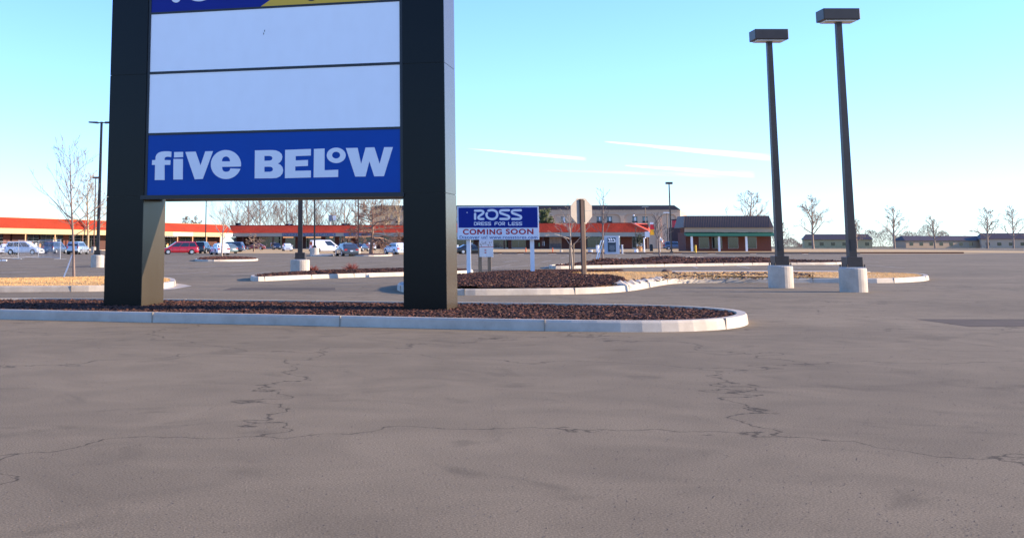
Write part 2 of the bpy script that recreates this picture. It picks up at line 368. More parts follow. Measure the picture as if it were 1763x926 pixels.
# ------------------------------------------------------------------ landscaped islands
def smooth_poly(P, k=5):
    n = len(P); out = []
    for i in range(n):
        p0, p1, p2, p3 = P[i - 1], P[i], P[(i + 1) % n], P[(i + 2) % n]
        for j in range(k):
            t = j / k
            out.append(tuple(.5 * (2 * p1[a] + (p2[a] - p0[a]) * t + (2 * p0[a] - 5 * p1[a] + 4 * p2[a] - p3[a]) * t * t + (3 * p1[a] - p0[a] - 3 * p2[a] + p3[a]) * t ** 3) for a in (0, 1)))
    return out
def inside(p, P):
    c = False; j = len(P) - 1
    for i in range(len(P)):
        if (P[i][1] > p[1]) != (P[j][1] > p[1]) and p[0] < (P[j][0] - P[i][0]) * (p[1] - P[i][1]) / (P[j][1] - P[i][1]) + P[i][0]: c = not c
        j = i
    return c
def inset(P, d):
    n = len(P); out = []
    ar = sum(P[i][0] * P[(i + 1) % n][1] - P[(i + 1) % n][0] * P[i][1] for i in range(n))
    sg = 1 if ar > 0 else -1
    for i in range(n):
        a, b = Vector(P[i - 1]), Vector(P[(i + 1) % n]); t = (b - a)
        if t.length < 1e-6: out.append(P[i]); continue
        t.normalize(); out.append((P[i][0] - t.y * d * sg, P[i][1] + t.x * d * sg))
    return out
def curb(name, P, wd=.16, hgt=.15, m='concrete', label=None, gut=0.0):
    """kerb ring, broken into cast lengths by fine joints"""
    g = MB(); n = len(P); rings = []
    prof = [(0, 0), (.012, hgt * .8), (.03, hgt), (wd, hgt), (wd, 0)]
    for d, z in prof: rings.append([(x, y, gh(y) + z) for x, y in inset(P, d)])
    for r in rings: g.v += r
    for k in range(len(prof) - 1):
        for i in range(n):
            g.f.append((k * n + i, k * n + (i + 1) % n, (k + 1) * n + (i + 1) % n, (k + 1) * n + i))
    o = g.build(name, m); fixn(o); tag(o, kind='structure')
    jb = MB(); acc_ = 0; Pin = inset(P, wd + .004); Pout = inset(P, -.004)
    for i in range(n):
        a_, b_ = Vector(P[i]), Vector(P[(i + 1) % n]); ln = (b_ - a_).length
        if ln < 1e-6: continue
        acc_ += ln
        if acc_ > 2.6:
            acc_ = 0; d_ = (b_ - a_) / ln * .008; q0, q1 = Vector(Pout[i]), Vector(Pin[i]); zz = gh(q0.y)
            jb.hexa([(q0.x - d_.x, q0.y - d_.y, zz + .0), (q0.x + d_.x, q0.y + d_.y, zz), (q1.x + d_.x, q1.y + d_.y, zz), (q1.x - d_.x, q1.y - d_.y, zz), (q0.x - d_.x, q0.y - d_.y, zz + hgt + .002), (q0.x + d_.x, q0.y + d_.y, zz + hgt + .002), (q1.x + d_.x, q1.y + d_.y, zz + hgt + .002), (q1.x - d_.x, q1.y - d_.y, zz + hgt + .002)])
    if jb.v: tag(jb.build('kerb_joint', 'concrete_dark'), kind='structure')
    return o
def cap(name, m, P, z0, mound, rings=10, namp=.03, seed=1):
    cx = sum(p[0] for p in P) / len(P); cy = sum(p[1] for p in P) / len(P); g = MB(); n = len(P); rg = random.Random(seed)
    for k in range(rings + 1):
        s = 1 - k / (rings + .0) * .999
        for x, y in P:
            X, Y = cx + (x - cx) * s, cy + (y - cy) * s
            g.v.append((X, Y, gh(Y) + z0 + mound * (1 - s * s) + (rg.uniform(-namp, namp) if k else 0)))
    for k in range(rings):
        for i in range(n): g.f.append((k * n + i, k * n + (i + 1) % n, (k + 1) * n + (i + 1) % n, (k + 1) * n + i))
    o = g.build(name, m, smooth=True); fixn(o)
    if o.data.polygons[0].normal.z < 0: o.data.flip_normals()
    tag(o, kind='structure')
    def h(x, y):
        # height of the mound at a point
        best = 1
        dx, dy = x - cx, y - cy
        for i in range(n):
            ax, ay = P[i][0] - cx, P[i][1] - cy; bx, by = P[(i + 1) % n][0] - cx, P[(i + 1) % n][1] - cy
            den = dx * (by - ay) - dy * (bx - ax)
            if abs(den) < 1e-9: continue
            t = (ax * (by - ay) - ay * (bx - ax)) / den; u = (ax * dy - ay * dx) / den
            if t > 0 and -1e-6 <= u <= 1 + 1e-6: best = 1 / t; break
        s = min(max(best, 0), 1); return gh(y) + z0 + mound * (1 - s * s)
    return o, h
def rand_in(P, rg):
    xs_ = [p[0] for p in P]; ys_ = [p[1] for p in P]
    while True:
        q = (rg.uniform(min(xs_), max(xs_)), rg.uniform(min(ys_), max(ys_)))
        if inside(q, P): return q
def chips(name, P, h, n, size, m, seed=1, tall=1.0, skip=None, clip=None):
    rg = random.Random(seed); g = MB()
    for _ in range(n):
        x, y = rand_in(P, rg)
        if skip and inside((x, y), skip): continue
        if clip and not inside((x, y), clip): continue
        z = h(x, y); a = rg.uniform(0, 6.28); s = size * rg.uniform(.5, 1.5); w2 = s * rg.uniform(.2, .5)
        c, s_ = math.cos(a), math.sin(a); tl = rg.uniform(-.4, .9) * s * tall
        p = [(-s, -w2, 0), (s, -w2, tl), (s, w2, tl * .8 + s * .2), (-s, w2, s * .25), (0, 0, s * .55 + tl * .5)]
        g.add([(x + c * X - s_ * Y_, y + s_ * X + c * Y_, z + Z) for X, Y_, Z in p], [(0, 1, 4), (1, 2, 4), (2, 3, 4), (3, 0, 4)])
    return tag(g.build(name, m), 'loose shredded bark lying over the planting bed' if 'bark' in name else None, 'mulch' if 'bark' in name else None, kind='stuff')
def blades(name, P, h, n, hh, m, seed=1, skip=None):
    rg = random.Random(seed); g = MB()
    for _ in range(n):
        x, y = rand_in(P, rg)
        if skip and inside((x, y), skip): continue
        z = h(x, y); a = rg.uniform(0, 6.28); H = hh * rg.uniform(.4, 1.4); w2 = hh * .16; l = H * rg.uniform(.3, 1.1); b = rg.uniform(0, 6.28)
        g.add([(x - math.cos(a) * w2, y - math.sin(a) * w2, z), (x + math.cos(a) * w2, y + math.sin(a) * w2, z), (x + math.cos(b) * l, y + math.sin(b) * l, z + H)], [(0, 1, 2)])
    return tag(g.build(name, m), kind='stuff')
def island(pxs, mound, fill='mulch', name='planting_bed', k=5, nchips=0, chipsize=.05, seed=1, curbname='kerb'):
    P = smooth_poly([tuple(gnd(*p)[:2]) for p in pxs], k)
    curb(curbname, P); Q = inset(P, .15)
    o, h = cap(name, fill, Q, .12, mound, seed=seed)
    return P, Q, h
# foreground right bed (board sign, stop sign)
GP = [(684, 497), (695, 503.5), (740, 507.5), (800, 508.5), (880, 508), (970, 507), (1045, 504.5), (1095, 499.5), (1135, 492), (1170, 488), (1250, 487), (1400, 487), (1540, 487), (1600, 482), (1560, 476), (1400, 474), (1250, 474), (1150, 474.5), (1050, 473.5), (960, 472.3), (880, 473.5), (820, 477), (760, 484), (705, 491.5)]
Gp = smooth_poly([tuple(gnd(*p)[:2]) for p in GP], 4)
curb('kerb', Gp, .17, .15)
Gq = inset(Gp, .16)
gcap, gH = cap('grass_bed', 'soil', Gq, .13, .10, seed=4, namp=.012)
MP = [(684, 497.5), (700, 506.5), (740, 508.5), (830, 508.5), (920, 508), (1000, 506.5), (1050, 502.5), (1078, 497), (1058, 490.0), (1010, 488), (985, 484), (968, 480.5), (1010, 478.5), (1055, 476.5), (1070, 474.6), (1000, 473.8), (930, 473.6), (870, 475.2), (800, 480), (740, 488)]
Mp = smooth_poly([tuple(gnd(*p)[:2]) for p in MP], 4)
def gridcap(name, m, P, hf, step, extra, nz=.02, seed=5, clip=None):
    rg = random.Random(seed); bm = bmesh.new()
    xs_ = [p[0] for p in P]; ys_ = [p[1] for p in P]; g = MB(); idx = {}
    nx = int((max(xs_) - min(xs_)) / step) + 2; ny = int((max(ys_) - min(ys_)) / step) + 2
    def vid(i, j):
        if (i, j) not in idx:
            x, y = min(xs_) + i * step + rg.uniform(-.3, .3) * step, min(ys_) + j * step + rg.uniform(-.3, .3) * step
            idx[(i, j)] = len(g.v); g.v.append((x, y, hf(x, y) + extra + rg.uniform(-nz, nz)))
        return idx[(i, j)]
    for i in range(nx):
        for j in range(ny):
            c = (min(xs_) + (i + .5) * step, min(ys_) + (j + .5) * step)
            if inside(c, P) and (clip is None or inside(c, clip)): g.f.append((vid(i, j), vid(i + 1, j), vid(i + 1, j + 1), vid(i, j + 1)))
    return tag(g.build(name, m, smooth=False), kind='structure')
def mulchH(x, y): return gH(x, y) + .035 + .10 * max(0, math.sin(x * .55 + 1.0)) * .6
Gq3 = inset(Gp, .30)
gridcap('mulch_bed', 'mulch', Mp, mulchH, .12, .0, nz=.025, clip=Gq3)
chips('bark_mulch', Mp, lambda x, y: mulchH(x, y) + .01, 16000, .034, 'chip', 11, clip=Gq3)
chips('bark_mulch', Mp, lambda x, y: mulchH(x, y) + .01, 14000, .034, 'chip_dark', 12, clip=Gq3)
chips('bark_mulch', Mp, lambda x, y: mulchH(x, y) + .015, 600, .025, 'chip_pale', 13, clip=Gq3)
blades('dry_grass', Gq, gH, 52000, .03, 'grass', 14, skip=Mp)
blades('dry_grass', Gq, gH, 5000, .035, 'grass_dark', 15, skip=Mp)
# green-ish litter between mulch and grass, brown clods to the right
RB = [tuple(gnd(*p)[:2]) for p in ((1085, 500), (1120, 494), (1160, 488.5), (1260, 487.5), (1400, 487.3), (1400, 481), (1230, 482.5), (1160, 483), (1110, 490), (1080, 495))]
chips('dirt_clod', RB, lambda x, y: .15 if y > 1e9 else gH(x, y), 2200, .035, 'soil', 16)
chips('dirt_clod', RB, lambda x, y: gH(x, y), 260, .07, 'bark_dark', 17)
# broken kerb lumps
lum = thing('broken_kerb', gnd(1110, 496.5), 'crumbling pale concrete kerb edge along the dry grass at lower right', 'kerb')
rg = random.Random(8)
for i in range(46):
    t = i / 45; px = 1066 + 80 * t; py = 501.0 - 14.5 * t ** 1.3 + rg.uniform(-.6, .6)
    p = gnd(px, py) - lum.location; s = rg.uniform(.07, .17)
    bm = bmesh.new(); bmesh.ops.create_icosphere(bm, subdivisions=1, radius=s)
    for v in bm.verts: v.co = Vector((v.co.x * rg.uniform(.9, 1.5), v.co.y * rg.uniform(.8, 1.2), v.co.z * rg.uniform(.5, .9)))
    me = bpy.data.meshes.new('concrete_lump'); bm.to_mesh(me); bm.free(); me.materials.append(M['concrete'])
    o = bpy.data.objects.new('concrete_lump', me); col.objects.link(o); o.parent = lum; o.location = p + Vector((0, 0, .13))
# kerb behind at right edge
P = smooth_poly([tuple(gnd(*p)[:2]) for p in ((1150, 475.5), (1158, 475.8), (1260, 475.8), (1420, 475.8), (1500, 474), (1420, 472.4), (1260, 472.2), (1160, 472.6), (1150, 473.6))], 4)
curb('kerb', P); cap('concrete_island', 'concrete', inset(P, .15), .15, 0.0, rings=3, namp=0)

# left grass bed
LP = [(-200, 503), (-60, 503), (60, 502.5), (180, 501.5), (260, 498.5), (296, 494.5), (303, 491), (296, 486.5), (260, 484), (180, 484), (60, 487), (-60, 488.5), (-200, 489.5)]
Lp = smooth_poly([tuple(gnd(*p)[:2]) for p in LP], 4); curb('kerb', Lp, .17, .15); Lq = inset(Lp, .16)
lcap, lH = cap('grass_bed', 'soil', Lq, .13, .08, seed=6, namp=.01)
blades('dry_grass', Lq, lH, 42000, .03, 'grass', 21)
blades('dry_grass', Lq, lH, 2500, .03, 'grass_dark', 22)
# gutter apron at its nose
sheet('gutter_apron', 'concrete', [tuple(gnd(*p)[:2]) for p in ((250, 502), (300, 497.5), (330, 492.6), (318, 490), (304, 488), (300, 494))], .004)
# centre bed with lamp post
BP = [(431, 481.5), (445, 484.3), (520, 481), (610, 477.8), (700, 475), (760, 473.3), (806, 471.8), (815, 469.8), (800, 468.6), (740, 467.6), (690, 468.8), (600, 472), (520, 474.5), (465, 477.3), (440, 479.6)]
Bp, Bq, bH = island(BP, .10, nchips=0, seed=3)
chips('bark_mulch', Bq, bH, 9000, .045, 'chip', 31); chips('bark_mulch', Bq, bH, 9000, .045, 'chip_dark', 32)
# small bed with sapling
CP = [(336, 449.3), (350, 450.4), (400, 450.2), (436, 449.4), (444, 448), (430, 446.6), (390, 445.9), (352, 446.6), (339, 448)]
Cp, Cq, cH = island(CP, .12, seed=7)
chips('bark_mulch', Cq, cH, 1600, .09, 'chip', 33)
# beds further out
for i, q in enumerate([[(534, 440.4), (540, 441.2), (570, 441.0), (574, 440), (566, 439.2), (540, 439.2)],
                       [(600, 440.6), (612, 441.3), (650, 441.3), (672, 440.6), (674, 439.6), (655, 438.7), (615, 438.7), (601, 439.6)]]):
    P_, Q_, h_ = island(q, .1 if i else .02, fill='mulch' if i else 'concrete', seed=8 + i)
# right middle bed
FP = [(945, 461.2), (957, 463.0), (1020, 461.7), (1110, 459.9), (1200, 458.3), (1320, 456.6), (1440, 455.6), (1460, 453.6), (1440, 452), (1300, 451.0), (1200, 450.2), (1110, 451.0), (1030, 453.3), (985, 456.7), (955, 459.6)]
Fp = smooth_poly([tuple(gnd(*p)[:2]) for p in FP], 5); curb('kerb', Fp); Fq = inset(Fp, .15)
fcap, fH0 = cap('planting_bed', 'soil', Fq, .1, .05, seed=9)
def fH(x, y):
    r = x / y * 2133 + 610; ed_ = min(1.0, max(0.0, (fH0(x, y) - gh(y) - .1) / .05) * 2.2)
    return fH0(x, y) + ed_ * (.02 + .20 * math.exp(-((r - 1038) / 34) ** 2) + .25 * math.exp(-((r - 1146) / 48) ** 2) + .2 * math.exp(-((r - 1290) / 60) ** 2))
Fq2 = inset(Fp, .35)
gridcap('mulch_bed', 'mulch', Fq2, fH, .35, .01, nz=.03, seed=10)
chips('bark_mulch', Fq2, fH, 5500, .08, 'chip', 41); chips('bark_mulch', Fq2, fH, 4000, .08, 'chip_dark', 42)
# small kerbed island at right edge
HP = [(1172, 447.6), (1180, 449.6), (1230, 450.0), (1300, 449.4), (1310, 446.8), (1260, 445.0), (1200, 445.0), (1178, 445.8)]
Hp, Hq, hH = island(HP, .08, seed=11)
# far kerb run with ramps, in front of the lane
kerbrun = [gnd(px, 437.6) for px in (700, 780, 860, 945, 960, 1060, 1075, 1112, 1124, 1152, 1168, 1230, 1320, 1450)]
def seg_box(a, b, wd, z1, name, m, z0=0.0, off=0.0):
    d = Vector((b.x - a.x, b.y - a.y)).normalized(); n = Vector((-d.y, d.x))
    p = [(a.x + n.x * off, a.y + n.y * off), (b.x + n.x * off, b.y + n.y * off), (b.x + n.x * (off + wd), b.y + n.y * (off + wd)), (a.x + n.x * (off + wd), a.y + n.y * (off + wd))]
    g = MB().hexa([(x, y, gh(y) + z0) for x, y in p] + [(x, y, gh(y) + z1) for x, y in p])
    return tag(g.build(name, m), kind='structure')
KY = 176.0
KX = lambda px: wx(px, KY)
runs = [(560 + 90, 700), (716, 784), (796, 858), (864, 890), (902, 944), (958, 1012), (1020, 1060), (1076, 1112), (1124, 1158), (1174, 1218), (1232, 1290), (1302, 1380), (1392, 1480)]
for i, (a, b) in enumerate(runs):
    if a < 760: continue
    seg_box(Vector((KX(a), KY)), Vector((KX(b), KY)), .25, .2, 'kerb', 'kerbdark')
    if i + 1 < len(runs): seg_box(Vector((KX(b) + .1, KY - .5)), Vector((KX(runs[i + 1][0]) - .1, KY - .5)), .9, .035, 'kerb_ramp', 'concrete')
lane('verge_walk', 'apron', lerpf([(10, KY + .26), (90, KY + .26)]), lerpf([(10, KY + 22), (90, KY + 22)]), 10.5, 90, .01, 20)
seg_box(Vector((12, KY + 7)), Vector((90, KY + 7)), .2, .22, 'kerb', 'brickdark')

# ------------------------------------------------------------------ shopping centre wings
def frame_of(a, b):
    d = Vector((b.x - a.x, b.y - a.y, 0)).normalized(); return math.atan2(d.y, d.x), d, Vector((-d.y, d.x, 0))
def s_of(px, a, d, n):
    r = ray(px, 415); # intersect in plan
    den = r.x * n.x + r.y * n.y; t = (a.x * n.x + a.y * n.y) / den
    p = Vector((r.x * t, r.y * t, 0)); return (p - Vector((a.x, a.y, 0))).dot(d)
def wing(a, b, label, roofm, fasciam, eave, fas, rise, cols, colm, bays, backwall, extend=(0, 0), depth=26, mitre=None, tile=False, colw=.32, wallmat='brick'):
    rz, d, n = frame_of(a, b); Ln = (Vector((b.x, b.y)) - Vector((a.x, a.y))).length
    base = gh((a.y + b.y) / 2) - .25
    t = thing('strip_mall', (a.x, a.y, base), label, 'shopping centre', rz)
    G0 = .25 + .10
    e, f2, rt = eave - base, eave + fas - base, eave + fas + rise - base
    m0, m1 = mitre or (0, 0)
    box('sidewalk', 'concrete', t, 0, Ln, -.9, 3.6, 0, G0)
    box('fascia', fasciam, t, 0, Ln, -.25, .12, e, f2)
    box('soffit', 'cream' if fasciam == 'cream' else 'grey_fascia', t, 0, Ln, .12, 3.6, e + .12, e + .28)
    box('building_core', wallmat, t, 0.02, Ln - .02, 3.85, depth, 0, rt - .25)
    # mansard roof slab
    run = rise * .62
    g = MB(); g.hexa([(0, -.36, f2 + .003), (Ln, -.36, f2 + .003), (Ln + m1, run, rt - .1), (m0 * 1.0, run, rt - .1), (0, -.36, f2 + .10), (Ln, -.36, f2 + .10), (Ln + m1, run, rt), (m0, run, rt)])
    ro = g.build('roof', roofm, t); fixn(ro)
    if tile:
        g = MB(); x = .1
        while x < Ln - .05:
            k0 = x; k1 = x + (m1 * (x / Ln) if m1 else 0)
            g.tube((x, -.34, f2 + .11), (min(max(k1, m0), Ln + m1), run, rt + .01), .085, .085, 5, cap=False); x += .42
        tag(g.build('roof_tile', roofm, ro), kind='stuff')
    else:
        g = MB(); k = 7
        for i in range(1, k):
            u = i / k; z = f2 + .1 + (rt - f2 - .1) * u; y = -.36 + (run + .36) * u
            g.box(m0 * u, Ln + m1 * u, y - .03, y + .06, z - .02, z + .03)
        tag(g.build('shingle_course', roofm, ro), kind='stuff')
    box('ridge_cap', 'cream' if fasciam == 'cream' else 'brickdark', t, m0, Ln + m1, run - .05, run + .3, rt + .004, rt + .09)
    for px in cols:
        s = s_of(px, a, d, n); box('column', colm, t, s - colw / 2, s + colw / 2, -.05, .09, G0, e)
    # back wall bays
    for (p0, p1, kind) in bays:
        s0, s1 = s_of(p0, a, d, n), s_of(p1, a, d, n)
        # project shop-front from the depth of 3.6 m: shift for parallax is small
        if kind == 'brick': box('brick_pier', 'brick', t, s0, s1, 3.5, 3.84, G0, e + .1)
        elif kind == 'bdark': box('brick_pier', 'brickdark', t, s0, s1, 3.5, 3.84, G0, e + .1)
        elif kind in ('glass', 'green', 'refl'):
            nn = max(1, round((s1 - s0) / 2.2))
            box('window_back', 'interior', t, s0, s1, 3.72, 3.84, G0, e + .1)
            for i in range(nn):
                x0, x1 = s0 + (s1 - s0) * i / nn, s0 + (s1 - s0) * (i + 1) / nn
                w_ = box('window', 'alum', t, x0, x0 + .07, 3.5, 3.6, G0, e + .1)
                box('pane', 'glass' if kind != 'green' else 'glass_green', w_, x0 + .07, x1, 3.56, 3.58, G0 + .35, e + .1)
                box('window_sill', 'alum', w_, x0 + .07, x1, 3.5, 3.6, G0, G0 + .35)
                box('transom', 'alum', w_, x0 + .07, x1, 3.52, 3.555, G0 + 2.3, G0 + 2.38)
        elif kind == 'door':
            box('door', 'white', t, s0, s1, 3.6, 3.66, G0, G0 + 2.3)
        elif kind == 'cream': box('wall_panel', 'cream', t, s0, s1, 3.5, 3.84, G0, e + .1)
    return t, (a, d, n, rz, base, G0, e, f2, rt, Ln)

YL0, YC0, YC1, YR1 = 236.0, 327.0, 318.0, 305.0
a = Vector((wx(0, YL0), YL0, 0)); b = Vector((wx(400, YC0), YC0, 0)); dd = (b - a).normalized()
a2 = a - dd * 42
EV = 1.15 + (HZ - 402.3) / 2133 * YL0
lw, lf = wing(a2, b, 'long shopping wing at left with sunlit orange-red roof and cream fascia', 'roof_red', 'cream', EV, 1.08, 2.05,
    (43.5, 94.5, 142.5, 188, 234, 278, 305.5, 331.5, 355.5, 379), 'colm',
    [(-220, -4, 'glass'), (-4, 9, 'green'), (9, 31, 'glass'), (31, 42, 'brick'), (46, 72, 'bdark'), (72, 92, 'glass'), (95, 112, 'glass'), (112, 123, 'glass'), (123, 133, 'glass'), (133, 142, 'brick'),
     (143, 190, 'glass'), (190, 235, 'bdark'), (235, 277, 'glass'), (279, 297, 'glass'), (297, 305, 'brick'), (306, 324, 'glass'), (324, 331, 'brick'), (332, 349, 'glass'), (349, 355, 'brick'), (356, 378, 'glass'), (378, 390, 'bdark'), (390, 399.5, 'brick')], None, mitre=(0, -1.2))
c = Vector((wx(728, YC1), YC1, 0))
cw, cf = wing(b, c, 'shaded middle wing of the shopping centre, dull red roof and grey-green fascia', 'roof_tile', 'grey_fascia', EV + .12, .95, 1.95,
    (418, 470, 520, 590, 640, 700), 'brickdark',
    [(400.5, 440, 'bdark'), (440, 480, 'glass'), (480, 486, 'brick'), (486, 503, 'glass'), (503, 513, 'brick'), (513, 522, 'bdark'), (522, 548, 'glass'), (548, 556, 'brick'), (556, 572, 'glass'), (572, 580, 'brick'), (580, 600, 'glass'), (600, 612, 'brick'), (612, 640, 'glass'), (640, 655, 'brick'), (655, 680, 'glass'), (680, 728, 'brick')], None, mitre=(-1.2, 0))
c2 = Vector((wx(728, YC1), YC1 - .02, 0)); e_ = Vector((wx(1118, YR1), YR1, 0))
rw, rf = wing(c2, e_, 'right wing of the shopping centre with ribbed red tile roof in front of the hotel', 'roof_tile', 'grey_fascia', 1.15 + (HZ - 407.4) / 2133 * YR1, 1.08, 2.25,
    (868, 935, 1008, 1050), 'brickdark',
    [(728, 776, 'brick'), (776, 812, 'glass'), (812, 830, 'bdark'), (830, 872, 'glass'), (872, 878, 'brick'), (878, 903, 'glass'), (903, 926, 'bdark'), (926, 934, 'brick'), (934, 944, 'bdark'), (944, 965, 'refl'), (965, 1009, 'brick'), (1009, 1042, 'green'), (1042, 1052, 'brick'), (1052, 1068, 'glass'), (1068, 1088, 'brick'), (1088, 1106, 'glass'), (1106, 1115, 'brick')], None, mitre=(0, -4.1), tile=True)
# return (end) slope and side of the right wing: hip with pale edge
(ra_, rd, rn, rrz, rb, rG, re_, rf2, rrt, rLn) = rf
run = 2.25 * .62
g = MB(); g.add([(rLn, -.36, rf2 + .1), (rLn + .6, 12, rf2 + .1), (rLn + .6 - .9, 12, rrt), (rLn - 4.1, run, rrt)], [(0, 1, 2, 3)])
hip = g.build('roof', 'roof_tile', rw)
g = MB(); g.tube((rLn + .02, -.36, rf2 + .2), (rLn - 4.1, run, rrt + .1), .12, .12, 6); g.build('hip_cap', mat('pale_hip', (.62, .30, .20), .7), rw)
box('wall', 'brick', rw, rLn - .3, rLn - .05, 3.9, 25, .02, rf2 + .05)
box('fascia', 'cream', rw, rLn - .12, rLn + .3, .13, 14, re_, rf2)
box('corner_column', 'colm', rw, rLn - .5, rLn - .2, -.1, .1, rG, re_)
box('corner_column', 'colm', rw, rLn - .5, rLn - .2, 4, 4.3, rG, re_)
box('sign_panel', 'white', rw, rLn - 1.0, rLn + .15, -.45, -.27, re_ - .15, rf2 + .1)
# raised end parapet banner red/yellow
box('wall_sign', 'flagred', rw, rLn + .35, rLn + 1.35, 1.4, 1.6, rf2 + .65, rrt - .35)
box('wall_sign', 'white', rw, rLn + .30, rLn + 1.2, 1.4, 1.6, rrt - .345, rrt + .15)
box('wall_sign', 'flagyel', rw, rLn + .30, rLn + 1.3, 1.4, 1.6, rf2 - .7, rf2 + .645)
# parts drawn on the wings: shop signs
def on_wing(f, px): return s_of(px, f[0], f[1], f[2])
rg = random.Random(2)
def shop_sign(f, par, p0, p1, m, z0, z1, glyphs=None, gm='greymark', plate=True):
    s0, s1 = on_wing(f, p0), on_wing(f, p1)
    o = box('shop_sign', m, par, s0, s1, -.31, -.255, z0, z1) if plate else None
    if glyphs:
        g = MB(); x = s0 + .3; h0 = z0 + (z1 - z0) * .25; h1 = z0 + (z1 - z0) * .75
        while x < s1 - .5:
            wl = rg.uniform(.25, .5)
            g.box(x, x + .09, -.34, -.315, h0, h1)
            if rg.random() < .7: g.box(x + .09, x + wl, -.34, -.315, h1 - .1, h1)
            if rg.random() < .6: g.box(x + .09, x + wl, -.34, -.315, h0, h0 + .1)
            x += wl + rg.uniform(.25, .7)
        g.build('lettering', gm, o or par)
zf0, zf1 = lf[6], lf[7]
shop_sign(lf, lw, 181, 210, 'cream', zf0 + .25, zf0 + .85, True)
shop_sign(lf, lw, 296, 330, 'white', zf0 + .15, zf0 + .9, True)
shop_sign(lf, lw, 385, 399, 'white', zf0 + .1, zf0 + .95, True)
# scalloped awning valance
g = MB(); s0, s1 = on_wing(lf, 276), on_wing(lf, 303); x = s0
while x < s1: g.box(x, x + .5, -.4, -.27, zf0 - .22, zf0 + .05); x += .8
g.build('awning_valance', 'alum', lw)
zf0, zf1 = cf[6], cf[7]
shop_sign(cf, cw, 486, 578, 'fasciablue', zf0 + .08, zf0 + .9, True, 'grey_fascia')
shop_sign(cf, cw, 592, 640, 'fasciablue', zf0 + .08, zf0 + .9)
for p0, p1 in ((482, 500), (522, 548), (563, 569), (590, 606), (621, 626)):
    s0, s1 = on_wing(cf, p0), on_wing(cf, p1); box('transom_light', 'lampwarm', cw, s0, s1, 3.4, 3.48, cf[6] - .30, cf[6] - .06)
g = MB(); s0 = on_wing(cf, 533); 
for i in range(24):
    t = 2 * math.pi * i / 24; g.v.append((s0 + 1.0 * math.cos(t), 3.46, 1.9 + .95 * math.sin(t)))
g.f.append(tuple(range(24))); o = g.build('round_poster', mat('poster_tan', (.30, .14, .08), .8), cw)
zf0 = rf[6]
s0, s1 = on_wing(rf, 945), on_wing(rf, 965)
box('painted_reflection', mat('bright_reflection_tone', (.42, .27, .19), .8, var=.5, vs=1.5), rw, s0, s1, 3.44, 3.48, rG + 1.3, zf0 - .05)  # reflection in the shop glass, painted as two flat tones
box('painted_reflection', mat('grey_reflection_tone', (.18, .14, .13), .8, var=.4, vs=1.5), rw, s0, s1, 3.44, 3.48, rG + .2, rG + 1.295)
# posters and goods behind the left shop windows
rg = random.Random(4)
pm = [M['white'], mat('poster_pink', (.55, .3, .28), .8), mat('poster_blue', (.12, .2, .4), .8), mat('poster_orange', (.6, .25, .08), .8), mat('poster_sage', (.3, .4, .2), .8)]
for (f, par, lo, hi, cnt) in ((lf, lw, 280, 298, 9), (lf, lw, 306, 312, 2), (lf, lw, 334, 350, 4), (lf, lw, 358, 376, 5), (lf, lw, 76, 92, 5), (cf, cw, 446, 480, 5), (cf, cw, 585, 598, 2), (cf, cw, 612, 640, 3), (rf, rw, 785, 810, 3), (rf, rw, 925, 933, 2), (rf, rw, 1092, 1104, 5)):
    for _ in range(cnt):
        s = on_wing(f, rg.uniform(lo, hi)); ww = rg.uniform(.3, .8); z0 = f[5] + rg.uniform(.2, .9); hh = rg.uniform(.6, 1.2)
        y = 3.40 + .012 * _
        box('window_poster', rg.choice(pm + [M['white']] * 3), par, s, s + ww, y, y + .01, z0, z0 + hh)
s0 = on_wing(lf, 114.5); s1 = on_wing(lf, 121); box('door', mat('pale_door', (.66, .62, .42), .7), lw, s0, s1, 3.30, 3.36, lf[5], lf[5] + 2.6)
# roof-top units
for (f, par, px, wd, h_, m) in ((cf, cw, 399, 1.3, .75, 'interior'), (cf, cw, 486, 2.0, .45, 'hotelroof'), (cf, cw, 584, 2.2, .5, 'hotelroof'), (cf, cw, 589, .5, .5, 'white'), (cf, cw, 404, .8, .45, 'alum'), (cf, cw, 492, .5, .5, 'white'), (rf, rw, 1094, .3, .1, 'white')):
    s = on_wing(f, px); box('roof_vent', m, par, s, s + wd, 3.2, 4.4, f[8] - .3, f[8] + h_)
for px, hgt in ((300, .9), (341, 1.4)):
    s = on_wing(lf, px); g = MB(); g.tube((s, 4, lf[8] - .3), (s, 4, lf[8] + hgt), .05, .05, 5); g.build('vent_pipe', 'galv', lw)

# ------------------------------------------------------------------ hotel
YH = 400.0
hx0, hx1 = wx(640, YH), wx(1170, YH)
ht = zat(353.6, YH); hw = zat(361.5, YH)
hot = thing('hotel', (hx0, YH, .3), 'tan stucco hotel with black roof edge rising behind the red tile roofs', 'hotel', R(-1.2))
HL = hx1 - hx0; hw -= .3; ht -= .3
box('wall', 'hotel', hot, 0, HL, .35, 18, 0, hw)
